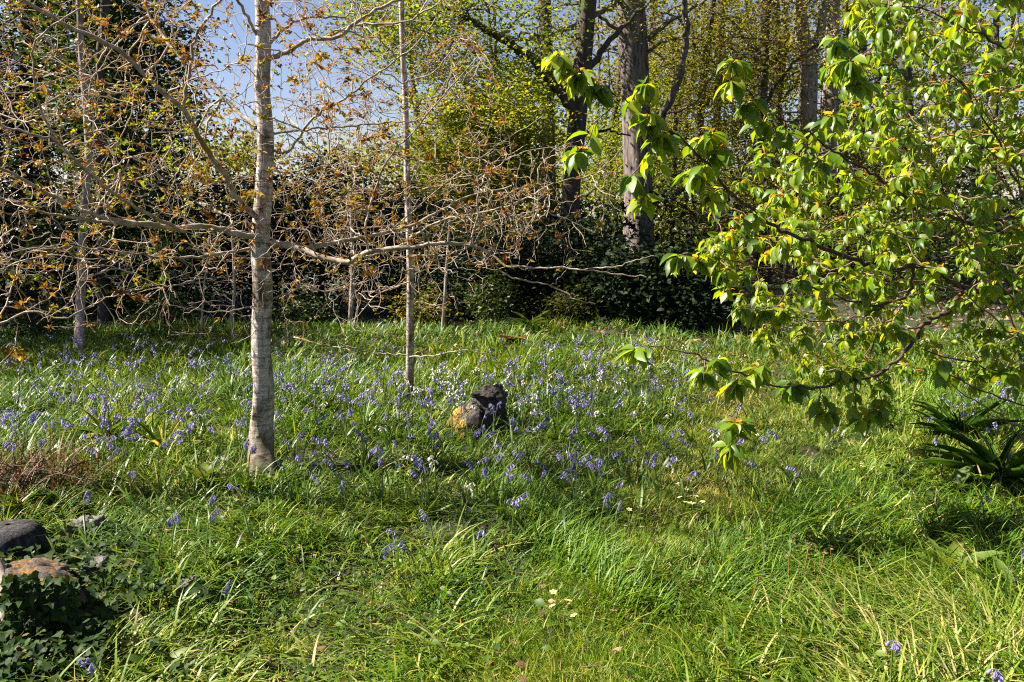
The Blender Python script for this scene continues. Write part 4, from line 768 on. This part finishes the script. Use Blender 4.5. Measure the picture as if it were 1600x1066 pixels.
def zones(x, y):
    z = ground_z(x, y); px, py, _ = proj(np.stack([x, y, z], -1))
    lawn = np.clip(1.5 - np.abs(px - 30 * (noise(x, y, .5, 22) - .5) - np.interp(py, [560, 650, 720, 800, 900, 1066], [1230, 1180, 1120, 1045, 950, 860])) / np.interp(py, [560, 700, 850, 1066], [150, 125, 105, 150]), 0, 1)
    flat = np.clip((px - 1240 + 60 * (noise(x, y, .5, 21) - .5)) / 60, 0, 1) * np.clip((py - 850) / 40, 0, 1)
    lush = np.clip(1 - np.hypot((px - 1120) / 200, (py - 1010) / 120), 0, 1)
    ivyz = ((px < 130 + np.where(py < 960, 60, -50)) & (py > 845)) | ((px < 240) & (py > 890) & (py < 1000))
    sx, sy = x - SB[0], y - SB[1]; ivyz = ivyz | ((np.abs(sx) < .24) & (sy > -.55) & (sy < .25)) & (rng.random(x.shape) < .93)
    r0_, r1_ = shade_band(x, y); ivyz = ivyz | (r0_ & (rng.random(x.shape) < .8)) | (r1_ & (rng.random(x.shape) < .0))
    left = np.clip((470 - px) / 200, 0, 1) * np.clip((py - 680) / 60, 0, 1)
    return px, py, lawn, flat, lush, ivyz, left
gm = MB()
def tufts(n_t, per, Lr, Wr, sig, th, kap, ylo, yhi, pw, mat_t, S_, accept, radial=.8, leanf=.55):
    x, y = wedge(n_t, ylo, yhi, pw); zz = zones(x, y); keep = rng.random(n_t) < accept(x, y, *zz) * (~zz[5] | (rng.random(n_t) < .10)); x, y = x[keep], y[keep]
    m = len(x); tall = 1 + .5 * shade_band(x, y)[1]; az0 = 2 * math.pi * noise(x, y, 1.1, 31) * 1.3 - 1.2 + rng.normal(0, .5, m); hs = tall * U(.65, 1.25, m) * (.7 + .7 * noise(x, y, .6, 32)); tn = np.clip(mat_t(x, y, *[a[keep] for a in zz]), 0, 1)
    N = m * per; ox, oy = rng.normal(0, 1, (2, N)); s = np.repeat(sig * U(.6, 1.4, m), per)
    X = np.repeat(x, per) + ox * s; Yb = np.repeat(y, per) + oy * s
    az = np.repeat(az0, per); rad = np.arctan2(oy, ox)
    vx = leanf * np.cos(az) + radial * 1.2 * np.cos(rad) + rng.normal(0, .35, N); vy = leanf * np.sin(az) + radial * 1.2 * np.sin(rad) + rng.normal(0, .35, N)
    wd = U(*Wr, N) * np.clip(Yb / 5.0, .9, 2.2)
    blades(gm, np.stack([X, Yb, ground_z(X, Yb) - .005], -1), np.arctan2(vy, vx), U(*th, N), U(*kap, N), U(*Lr, N) * np.repeat(hs, per), wd, np.clip(np.repeat(tn, per) + rng.normal(0, .14, N) + np.where(rng.random(N) < .07, .4, 0), 0, 1), S_)
    return N
def tint_green(x, y, px, py, lawn, flat, lush, ivyz, left):
    return .40 + .45 * (noise(x, y, .7, 41) - .5) + .22 * (noise(x, y, .2, 42) - .5) + .17 * lawn + .14 * lush
cnt = 0
# fine short sward everywhere
cnt += tufts(19000, 17, (.04, .10), (.0032, .006), .05, (.1, .8), (.2, 1.2), 2.25, 9, -.8, tint_green, 2, lambda x, y, px, py, lawn, flat, lush, ivyz, left: .24 + .76 * np.clip(lawn + lush, 0, 1))
cnt += tufts(3400, 14, (.06, .14), (.004, .007), .08, (0, .5), (.2, 1.1), 7, 14, .3, lambda x, y, px, py, *a: np.where(py < 560, .12, .32) + .5 * (noise(x, y, .8, 43) - .5) + np.where((py < 560) & (rng.random(px.shape) < .3), .5, 0), 2, lambda x, y, px, py, *a: np.where(py < 550, .38, 1.0) * np.clip((py - 500) / 25, .05, 1))  # back of the lawn coloured darker for its partial shade, with straw-brown tufts
# upright coarser grass
cnt += tufts(2300, 24, (.08, .20), (.0045, .0085), .055, (.1, .8), (.4, 1.7), 2.25, 6.5, -.6, tint_green, 3, lambda x, y, px, py, lawn, flat, lush, ivyz, left: np.clip(.9 * (noise(x, y, .8, 44) > .42) + lush - 1.3 * lawn, 0, 1))
cnt += tufts(1800, 14, (.12, .24), (.004, .007), .06, (.05, .5), (.3, 1.5), 6, 11, -.1, tint_green, 3, lambda x, y, px, py, lawn, flat, lush, ivyz, left: np.clip(1 - .8 * lawn, 0, 1) * (noise(x, y, .8, 45) > .35))
# lank tussocks combed over
cnt += tufts(520, 46, (.13, .25), (.0055, .010), .07, (.3, 1.1), (.8, 2.0), 2.25, 6.0, -.6, lambda x, y, *a: .38 + .4 * (noise(x, y, .5, 46) - .5), 4, lambda x, y, px, py, lawn, flat, lush, ivyz, left: np.clip((1 - 1.4 * lawn) * (noise(x, y, .7, 47) > .45), 0, 1), leanf=.9)
cnt += tufts(2600, 8, (.06, .16), (.003, .0065), .08, (1.0, 1.5), (-.1, .5), 2.25, 8, -.6, lambda x, y, *a: .80 + .25 * (noise(x, y, .3, 53) - .5), 2, lambda x, y, *a: .3 + .7 * (noise(x, y, .6, 54) > .5))
for bp_, rr2, nb2 in ((G(408, 752), .10, 700), (G(640, 622), .045, 160), (SB, .24, 260)):
    a_ = U(0, 6.28, nb2); r_ = rr2 + np.abs(rng.normal(0, .07, nb2)); r_ = np.where(np.sin(a_) < 0, r_ + (.10 if rr2 > .2 else 0), r_); xx, yy = bp_[0] + r_ * np.cos(a_), bp_[1] + r_ * np.sin(a_)
    blades(gm, np.stack([xx, yy, ground_z(xx, yy) - .01], -1), a_ + rng.normal(0, .8, nb2), U(.05, .7, nb2), U(.3, 1.5, nb2), U(.06, .17, nb2), U(.005, .009, nb2), np.clip(rng.normal(.42, .2, nb2), 0, 1), 3)
nr = 150; t_ = U(-.05, 1.1, nr); dl = (LB - LA) / np.linalg.norm(LB - LA); nl_ = np.array([dl[1], -dl[0]]); rp = LA + t_[:, None] * (LB - LA) + nl_ * U(.04, .22, nr)[:, None] + .05 * (noise(t_ * 6, 0 * t_, 1, 72) - .5)[:, None] * nl_  # ridge of tufts added to make the diagonal shadow band
rp = np.repeat(rp, 26, 0) + rng.normal(0, .035, (nr * 26, 2)); nr = len(rp)
blades(gm, np.stack([rp[:, 0], rp[:, 1], ground_z(rp[:, 0], rp[:, 1])], -1), U(-1.2, 1.6, nr), U(.05, .8, nr), U(.3, 1.6, nr), U(.08, .20, nr), U(.004, .008, nr), np.clip(rng.normal(.38, .13, nr), 0, 1), 3)
tag(gm.build('grass', M['grass']), 'green grass and tussocks covering the glade floor', None, kind='stuff')
gm = MB()
# strap leaves of the bluebells, flattened at bottom right and left of the trunk
cnt += tufts(2600, 12, (.12, .26), (.008, .014), .06, (.3, 1.1), (.6, 1.6), 2.25, 7, -.5, lambda x, y, px, py, lawn, flat, lush, ivyz, left: .42 + .5 * (noise(x, y, .5, 48) - .5) + .1 * left, 4, lambda x, y, px, py, lawn, flat, lush, ivyz, left: np.clip((.35 + .65 * left) * (1 - lawn) * (1 - flat), 0, 1), leanf=.7)
cnt += tufts(1300, 10, (.14, .24), (.008, .013), .06, (.2, .8), (.6, 1.5), 6, 11, 0, lambda x, y, *a: .4 + .5 * (noise(x, y, .5, 49) - .5), 3, lambda x, y, px, py, lawn, flat, lush, ivyz, left: np.clip(.9 - .7 * lawn, 0, 1))
cnt += tufts(1500, 14, (.14, .28), (.006, .012), .06, (.7, 1.3), (.3, .9), 2.25, 4.2, -.3, lambda x, y, *a: .72 + .5 * (noise(x, y, .3, 50) - .5), 4, lambda x, y, px, py, lawn, flat, *a: flat, leanf=.9)
tag(gm.build('bluebell_leaves', M['strap']), 'glossy strap-shaped bluebell leaves lying over among the grass', None, kind='stuff')
# small broad weeds and litter
mb = MB(); x, y = wedge(9000, 2.3, 12, -.4); zz = zones(x, y); k = rng.random(len(x)) < np.clip(.25 + .6 * zz[6] + .5 * (noise(x, y, .6, 51) > .6), 0, 1) * (1 - .7 * zz[2]); x, y = x[k], y[k]; n = len(x)
pos = np.stack([x, y, ground_z(x, y) + U(.02, .09, n)], -1); L = U(.018, .042, n) * np.where(rng.random(n) < .10, 1.45, 1.0) * np.clip(y / 5, 1, 1.8); leaves(mb, pos, rand_dir(n, -.3, .4), nrm(rand_dir(n, .3, 1) + [0, 0, .4]), L, L * .62, 'cherry', np.clip(rng.normal(.5, .25, n), 0, 1))
tag(mb.build('ground_weeds', M['weed'], kind='stuff'), 'small broad weed leaves mixed into the grass', None, kind='stuff')
mb = MB(); n = 9000; pos = G(U(-100, 1700, n), U(432, 575, n)); pos = pos[(pos[:, 1] < 24)]; xw, yw = wedge(1400, 2.4, 9, -.3); pos = np.concatenate([pos, np.stack([xw, yw, ground_z(xw, yw)], -1)]); n = len(pos); pos[:, 2] += U(.005, .05, n)
L = U(.03, .07, n) * np.clip(pos[:, 1] / 9, .7, 1.6); leaves(mb, pos, rand_dir(n, -.2, .2), nrm(rand_dir(n, .3, 1)), L, L * .6, 'diamond', U(0, 1, n), 0, curl=U(-2, 3, n))
tag(mb.build('leaf_litter', M['dead'], kind='stuff'), 'brown fallen leaves under the trees and in the grass', None, kind='stuff')
print('blades', cnt)

# ------------------------------------------------------------------ bluebells
def bell_geo(mb, pos, d, L, R, tint, mi, n=6, detailed=True):
    """flared bells hanging along d"""
    N = len(pos); up = np.where(np.abs(d[:, 2:3]) > .9, np.array([[1., 0, 0]]), np.array([[0, 0, 1.]])); dd, ss, nn = frames(d, up)
    prof = [(0, .25), (.25, .62), (.7, .6), (1, 1.0)] if detailed else [(0, .3), (.45, .7), (1, 1.0)]
    an = np.arange(n) * 2 * math.pi / n; V = []
    for u, r in prof:
        rr = r * R * (1 if (u < 1 or not detailed) else np.where(np.arange(n) % 2, .7, 1.15))
        V.append(pos[:, None] + dd[:, None] * (u * L) + ss[:, None] * (np.cos(an) * rr)[None, :, None] + nn[:, None] * (np.sin(an) * rr)[None, :, None])
    V = np.stack(V, 1); k = len(prof); j = np.arange(k - 1)[:, None] * n; i = np.arange(n)[None]; i2 = (i + 1) % n
    q = np.stack([j + i, j + i2, j + n + i2, j + n + i], -1).reshape(-1, 4); off = (np.arange(N) * k * n)[:, None, None]
    mb.add(V.reshape(-1, 3), (q[None] + off).reshape(-1, 4), tint=np.repeat(tint, k * n), mq=mi)
def stem_path(h, lean, az, k=7):
    t = np.linspace(0, 1, k); r = lean * h * t ** 1.6 + np.where(t > .8, (t - .8) * .12, 0); z = h * (t - .10 * t ** 4 - np.where(t > .85, (t - .85) * .35, 0))
    return np.stack([r * math.cos(az), r * math.sin(az), z], -1)
def bluebell_parts(h, kind, detailed=True):
    stem, head, leaf = MB(), MB(), MB(); az = U(0, 6.28); sp = stem_path(h, U(.1, .3), az); tubes(stem, sp, np.linspace(.0032, .0018, 7), 5, .5)
    nb = int(rng.integers(5, 9)); t = np.linspace(.76, .99, nb); f = t * 6; i = np.minimum(f.astype(int), 5); pt = sp[i] + (sp[i + 1] - sp[i]) * (f - i)[:, None]
    a2 = az + rng.normal(0, .9, nb) if kind == 'bell' else U(0, 6.28, nb); o = np.stack([np.cos(a2), np.sin(a2), 0 * a2], -1); pos = pt + o * .012
    for a_, b_ in zip(pt, pos): tubes(head, np.stack([a_, (a_ + b_) / 2 + [0, 0, .004], b_]), np.array([.001, .001, .001]), 3, .5)
    d = nrm(o * U(.4, 1.0, (nb, 1)) + np.array([0, 0, -1.0])); bell_geo(head, pos, d, .0140, .0062, np.clip(rng.normal(.5, .25, nb), 0, 1), 0, 6, detailed)
    nl = 4; bl = np.zeros((nl, 3)); blades(leaf, bl, U(0, 6.28, nl), U(.2, .6, nl), U(.6, 1.5, nl), U(.16, .26, nl), U(.009, .013, nl), U(.3, .6, nl), 4)
    return stem, head, leaf
def bb_meshes(kind, nvar):
    out = []
    for v in range(nvar):
        s, h, l = bluebell_parts(.24 + .012 * v, kind); out.append((s.mesh('stem', M['stem']), h.mesh('flower_head', M[kind]), l.mesh('leaf', M['strap'])))
    return out
def join_variant(kind, h):
    s, hd, l = bluebell_parts(h, kind); mb = MB()
    for src, mi in ((s, 0), (hd, 1), (l, 2)):
        v = np.concatenate(src.v); off = mb.n; tn = np.concatenate(src.tint)
        mb.v.append(v); mb.tint.append(tn)
        for a, _ in src.q: mb.q.append((a + off, mi))
        for a, _ in src.t: mb.t.append((a + off, mi))
        mb.n += len(v)
    return mb
VB, VW = bb_meshes('bell', 8), bb_meshes('white', 4)
JB = [join_variant('bell', .23 + .012 * v).mesh('bluebell', [M['stem'], M['bell'], M['strap']]) for v in range(10)]
JW = [join_variant('white', .23 + .012 * v).mesh('white_bluebell', [M['stem'], M['white'], M['strap']]) for v in range(5)]
HH = .25
named = [(170, 1015, 'lone violet bluebell beside the ivy at the bottom left corner'), (389, 776, 'deep violet bluebell just below the thick pale trunk'), (334, 912, 'solitary violet bluebell in the lank grass right of the slate-grey stone'),
    (326, 768, 'violet bluebell left of the yellow-green rosette'), (260, 816, 'upright violet bluebell above the orange rock, right one of a pair'), (241, 817, 'paler violet bluebell above the orange rock, left one of a pair'), (318, 816, 'deep violet bluebell standing alone right of the pair above the orange rock'),
    (455, 680, 'dense violet bluebell right of the thick pale trunk at knee height'), (462, 692, 'dense violet bluebell touching its neighbour right of the thick trunk'), (452, 730, 'violet bluebell at the right foot of the thick pale trunk'), (478, 735, 'violet bluebell a little right of the thick trunk foot'),
    (204, 735, 'pale violet bluebell behind the small grey stone'), (132, 788, 'violet bluebell beside the dark broad leaves'), (543, 756, 'violet bluebell right of the trunk in short grass'), (620, 820, 'lone violet bluebell in the left centre foreground grass'), (654, 850, 'lone violet bluebell nearest the centre foreground'),
    (577, 873, 'small violet bluebell low in the left centre foreground'), (682, 814, 'small violet bluebell centre foreground beside the shadow'), (740, 818, 'violet bluebell centre foreground, right of the shadowed tuft'), (800, 790, 'pair-headed violet bluebell at the top of the foreground lawn'), (831, 785, 'violet bluebell leaning over the dark tussock in the centre'),
    (932, 790, 'violet bluebell on the lawn, left of the yellow primroses'), (960, 786, 'violet bluebell on the lawn above the yellow primroses'), (1272, 745, 'deep violet bluebell in the grass below the cherry'), (1570, 848, 'violet bluebell by the broad rosette at right'), (1475, 690, 'violet bluebell left of the dark strap-leaved clump'),
    (1532, 766, 'pale violet bluebell below the dark strap-leaved clump'), (1400, 985, 'pale violet bluebell in the flattened grass at bottom right'), (1548, 1036, 'mauve bluebell at the bottom right corner'), (35, 646, 'deep violet bluebell at the left edge of the glade'), (300, 672, 'violet bluebell left of the thick pale trunk'), (235, 647, 'deep violet bluebell in the left glade')]
def place_bb(o, x, y, s=1.0):
    o.location = (float(x), float(y), float(ground_z(x, y)) - .004); o.rotation_euler = (float(U(-.12, .12)), float(U(-.12, .12)), float(U(0, 6.28))); o.scale = (s, s, s)
def full_bb(kind, label, x, y, s, group):
    v = (VB if kind == 'bell' else VW); v = v[int(rng.integers(len(v)))]; t = thing('bluebell' if kind == 'bell' else 'white_bluebell', label, 'flower', group=group)
    place_bb(t, x, y, s)
    for nme, me in zip(('stem', 'flower_head', 'leaf'), v): link(nme, me, t)
for px, py, lab in named:
    g = G(px, py, HH * .95); full_bb('bell', lab, g[0], g[1], U(.95, 1.15), 'bluebells in the near grass')
# the drift: density map in the photograph's ground pixels
def bb_density(px, py):
    d = 1.0 * np.clip(1 - np.hypot((px - 720) / 420, (py - 640) / 75), 0, 1) ** .6
    d = np.maximum(d, .75 * np.clip(1 - np.hypot((px - 200) / 330, (py - 590) / 40), 0, 1) ** .5)
    d = np.maximum(d, .5 * np.clip(1 - np.hypot((px - 230) / 320, (py - 700) / 90), 0, 1) ** .6)
    d = np.maximum(d, .9 * np.clip(1 - np.hypot((px - 960) / 200, (py - 610) / 65), 0, 1) ** .6)
    d = np.maximum(d, .5 * np.clip(1 - np.hypot((px - 1540) / 140, (py - 620) / 110), 0, 1) ** .7)
    d = np.maximum(d, .35 * np.clip(1 - np.hypot((px - 800) / 500, (py - 740) / 90), 0, 1) ** .7)
    return d
n = 20000; px, py = U(-150, 1750, n), U(515, 860, n); k = rng.random(n) < bb_density(px, py) * .24 * (.35 + 1.2 * noise(px, py * 2, 26, 61)); px, py = px[k], py[k]
g = G(px, py, .0); white = rng.random(len(px)) < np.where((np.hypot((px - 740) / 110, (py - 650) / 45) < 1) | (np.hypot((px - 930) / 120, (py - 670) / 50) < 1), .4, .09)
inside = (px > 0) & (px < 1600); order = np.argsort(np.where(inside, g[:, 1], 99)); px, py, g, white = px[order], py[order], g[order], white[order]
def zone_of(px, py, w):
    c = 'white' if w else 'violet'
    Z = [(px > 1440 and py > 650, 'beside the dark strap-leaved clumps'), (px > 1300, 'under the cherry at the right edge'), (px > 1130, 'on the lawn below the cherry foliage'), (px > 1010, 'in the grass below the cherry branch tips'),
         (px > 900 and py < 600, 'at the back of the lawn in front of the rhododendrons'), (px > 880, 'in the drift well right of the leaning stone'), (px > 800, 'in the grass just right of the leaning stone'),
         (px > 690 and py < 625, 'in the drift behind the leaning stone'), (px > 690 and py > 700, 'in the grass below the leaning stone'), (px > 690, 'close around the leaning stone'),
         (px > 640, 'between the straight sapling and the leaning stone'), (px > 530 and py < 620, 'behind and left of the straight sapling'), (px > 530, 'in front of the straight sapling'), (px > 440, 'just right of the thick pale trunk'),
         (px < 130 and py > 660, 'behind the rusty heap of fern stalks'), (py > 735, 'in the weedy ground below the thick trunk foot'), (px > 300, 'just left of the thick pale trunk'), (px > 130 and py > 655, 'among the strap-leaved clumps of the left glade'),
         (px < 190 and py < 610, 'around the foot of the slim grey sapling'), (True, 'in the open left glade')]
    z = next(t for f, t in Z if f); return f'{c} bluebell {z}', f'{c} bluebells {z}'
NI = 268; mbs = MB(); nparts = 0
for ii in range(len(px)):
    w = bool(white[ii]); s = float(U(.95, 1.3))
    if ii < NI:
        lab, grp = zone_of(px[ii], py[ii], w)
        if ii < 60: full_bb('white' if w else 'bell', lab, g[ii, 0], g[ii, 1], s, grp)
        else:
            v = JW if w else JB; o = link('white_bluebell' if w else 'bluebell', v[int(rng.integers(len(v)))]); place_bb(o, g[ii, 0], g[ii, 1], s); tag(o, lab, 'flower', grp)
far = np.arange(NI, len(px)); print('bluebells', len(px))
for ii in far:
    s_, h_2, l_ = None, None, None
    h = U(.22, .34); p0 = g[ii]; az = U(0, 6.28); sp = stem_path(h, U(.1, .3), az, 5) + p0; tubes(mbs, sp, np.linspace(.0045, .003, 5), 3, .5, 0)
    nb = 7; t = np.linspace(.74, 1, nb) * 4; i0 = np.minimum(t.astype(int), 3); pt = sp[i0] + (sp[i0 + 1] - sp[i0]) * (t - i0)[:, None]; a2 = U(0, 6.28, nb); o = np.stack([np.cos(a2), np.sin(a2), 0 * a2], -1)
    bell_geo(mbs, pt + o * .011, nrm(o * .8 + [0, 0, -1.]), .0135, .0065, np.clip(rng.normal(.5, .25, nb), 0, 1), 2 if white[ii] else 1, 5, False)
tag(mbs.build('bluebell_drift', [M['stem'], M['bell'], M['white']], kind='stuff'), 'far bluebells too many to count across the back of the glade', None, kind='stuff')

# ------------------------------------------------------------------ single plants with large leaves
def leaf_plant(name, label, cat, px, py, n, L, W_, tilt, kind, mat, tint, group=None, nv=4, curl=(.6, 1.6)):
    b = G(px, py); t = thing(name, label, cat, b, group); protos = []
    for v in range(nv):
        mb = MB(); leaves(mb, np.zeros((1, 3)), np.array([[1., 0, 0]]), np.array([[0, 0, 1.]]), 1.0, W_ / L, kind, [tint[0] + (tint[1] - tint[0]) * v / max(nv - 1, 1)], 0, curl=np.array([U(*curl)])); protos.append(mb.mesh('leaf', M[mat]))
    for i in range(n):
        az = i * 2.4 + U(-.4, .4); e = U(*tilt); ob = link('leaf', protos[i % nv], t); s = L * U(.65, 1.15)
        ob.location = (.012 * math.cos(az), .012 * math.sin(az), .0); ob.rotation_euler = (U(-.25, .25), -e, az); ob.scale = (s, s, s)
    return t
leaf_plant('foxglove', 'large rosette of pale lance leaves in the grass at right', 'plant', 1480, 905, 15, .24, .065, (.15, 1.0), 'dock', 'weed', (.5, 1))
leaf_plant('foxglove', 'loose rosette of lance leaves at the right edge', 'plant', 1585, 955, 11, .22, .055, (.3, 1.1), 'dock', 'weed', (.2, .8))
leaf_plant('primrose', 'bright yellow-green rosette left of the thick trunk foot', 'plant', 318, 762, 22, .17, .06, (.4, 1.25), 'dock', 'weed', (.55, 1))
leaf_plant('foxglove', 'broad green leaves behind the dark stump', 'plant', 40, 800, 14, .20, .08, (.3, 1.1), 'dock', 'weed', (.2, .7))
leaf_plant('bramble', 'small dark-leaved bramble sprig above the small grey stone', 'plant', 112, 815, 9, .13, .075, (.3, 1.3), 'dock', 'rhodo', (.0, .4))
leaf_plant('dock', 'single broad dock leaf cluster at the bottom left edge', 'plant', 250, 1058, 5, .13, .06, (.5, 1.2), 'dock', 'weed', (.4, .8))
leaf_plant('dock', 'broad upright leaf in the grass under the dark clump', 'plant', 1490, 770, 4, .17, .08, (.8, 1.3), 'dock', 'weed', (.5, .9))
leaf_plant('daffodil_clump', 'upper clump of dark strap leaves under the cherry', 'plant', 1500, 690, 42, .40, .020, (.25, 1.25), 'strap', 'strap', (.0, .45), 'dark strap-leaved clumps', curl=(.8, 2))
leaf_plant('daffodil_clump', 'lower clump of dark strap leaves at the right edge', 'plant', 1560, 760, 46, .42, .022, (.25, 1.25), 'strap', 'strap', (.0, .45), 'dark strap-leaved clumps', curl=(.8, 2))
leaf_plant('iris_clump', 'olive strap-leaved clump in the left glade', 'plant', 255, 712, 26, .30, .022, (.5, 1.35), 'strap', 'strap', (.5, .95), curl=(.4, 1.5))
leaf_plant('iris_clump', 'yellowish grassy clump in the middle of the left glade', 'plant', 165, 690, 26, .28, .018, (.5, 1.35), 'strap', 'strap', (.45, .8), curl=(.4, 1.5))
leaf_plant('spurge', 'pale whorled spurge at the foot of the hedge', 'plant', 826, 515, 24, .36, .05, (.2, 1.3), 'strap', 'weed', (.6, 1))
leaf_plant('fern', 'rust-brown withered fern at the back of the lawn', 'fern', 800, 540, 34, .20, .03, (.2, 1.3), 'strap', 'rust', (.1, .9), curl=(1.5, 4))
# rusty dead clump, left edge
rb = G(20, 770); rust = thing('dead_fern_clump', 'rusty brown heap of dead fern stalks at the left edge', 'dead fern', rb)
mb = MB(); n = 700; bx = rng.normal(0, .30, n); by = rng.normal(0, .20, n); bb = np.stack([bx + rb[0], by + rb[1], ground_z(bx + rb[0], by + rb[1])], -1)
blades(mb, bb, U(0, 6.28, n), U(.1, .9, n), U(.3, 1.4, n), U(.15, .42, n), U(.004, .009, n), U(0, 1, n), 4); mb.build('fronds', M['rust'], rust, rb, kind='stuff')
st = MB()
for q in range(34):
    a = rb + [U(-.3, .3), U(-.2, .1), .04]; e = a + [U(.1, .45) * (-1 if q % 2 else 1), U(-.3, .1), U(.05, .2)]; tubes(st, spline([a, (a + e) / 2 + [0, 0, .05], e], 6), np.linspace(.005, .002, 6), 5)
st.build('stalks', M['bark_brown'], rust, rb, kind='stuff')
# primroses, daisies, dandelion stalks
def flower_mesh(n, R, mat):
    mb = MB(); az = np.arange(n) * 2 * math.pi / n; d = np.stack([np.cos(az), np.sin(az), .25 + 0 * az], -1); leaves(mb, d * .002, d, np.tile([0, 0, 1.], (n, 1)), np.full(n, R), np.full(n, R * (.8 if n < 7 else .32)), 'diamond', U(0, 1, n)); return mb.mesh('flower', M[mat])
pf, df = flower_mesh(5, .016, 'cream'), flower_mesh(13, .010, 'white')
eye = MB(); leaves(eye, np.zeros((6, 3)) + [0, 0, .002], np.stack([np.cos(np.arange(6.)), np.sin(np.arange(6.)), .3 + 0 * np.arange(6.)], -1), np.tile([0, 0, 1.], (6, 1)), .004, .004, 'diamond'); eye = eye.mesh('flower_eye', M['yolk'])
prim = [(1078, 802, 'primrose clump with many pale flowers on the lawn right of centre'), (985, 815, 'pale primrose on the lawn left of the larger clump'), (880, 975, 'cream primrose in the worn grass of the foreground'), (1065, 780, 'small primrose just above the larger clump'), (1165, 690, 'pale primrose below the cherry branch tips'), (1340, 750, 'yellow-leaved primrose below the cherry'), (620, 760, 'small primrose in the centre left grass')]
for px, py, lab in prim:
    b = G(px, py); t = leaf_plant('primrose', lab, 'flower', px, py, 8, .09, .04, (.1, .7), 'dock', 'weed', (.5, 1), 'primroses on the lawn')
    for q in range(9 if 'many' in lab else 4):
        o = link('flower', pf, t); o.location = (U(-.07, .07), U(-.07, .07), U(.06, .10)); o.rotation_euler = (U(-.5, .3), U(-.4, .4), U(0, 6))
        e = link('flower_eye', eye, o)
for px, py, lab in [(975, 848, 'white daisy left of the daisy pair on the lawn'), (1000, 850, 'white daisy in the middle of the lawn'), (957, 882, 'white daisy lowest of the three on the lawn'), (1440, 820, 'white daisy near the broad rosette at right'), (860, 742, 'white daisy in the shadowed grass at centre')]:
    b = G(px, py); t = thing('daisy', lab, 'flower', b, 'daisies on the lawn'); mb = MB(); tubes(mb, np.array([[0, 0, 0], [.004, 0, .04], [.006, .003, .085]]), np.array([.0012, .0012, .001]), 4); mb.build('stem', M['stem'], t)
    o = link('flower', df, t); o.location = (.006, .003, .086); o.rotation_euler = (-.4, 0, 0); o.scale = (1.3,) * 3; e = link('flower_eye', eye, o)
for px, py, lab in [(1228, 935, 'withered reddish stalk left of the stalk group'), (1257, 912, 'reddish dandelion stalk, left one of the close trio'), (1279, 928, 'reddish dandelion stalk in the middle of the trio'), (1302, 915, 'tallest reddish stalk, right one of the trio'), (1170, 965, 'thin reddish stalk leaning in the foreground grass')]:
    b = G(px, py); mb = MB(); tubes(mb, np.array([[0, 0, -.01], [.004, 0, .06], [-.006, .005, .13], [-.014, .01, .185]]), np.array([.003, .0028, .0026, .0024]), 5, .4); d = rand_dir(9, -.2, 1); leaves(mb, np.tile([-.014, .01, .185], (9, 1)), d, rand_dir(9), .014, .006, 'diamond', .8)
    o = mb.build('dandelion_stalk', M['redstem']); o.location = b; o.rotation_euler = (0, U(-.15, .15), U(0, 6)); tag(o, lab, 'stalk', 'withered dandelion stalks')
# fallen twigs on the grass
mb = MB()
for q in range(70):
    x, y = wedge(1, 2.5, 10, 0); a = np.array([x[0], y[0], ground_z(x, y)[0] + .04]); e = a + np.array([*rng.normal(0, .12, 2), U(-.01, .06)]); tubes(mb, spline([a, (a + e) / 2 + [0, 0, .02], e], 5), np.linspace(.003, .0015, 5), 4)
tag(mb.build('twig_litter', M['bark_dark'], kind='stuff'), 'thin fallen twigs scattered in the grass', None, kind='stuff')
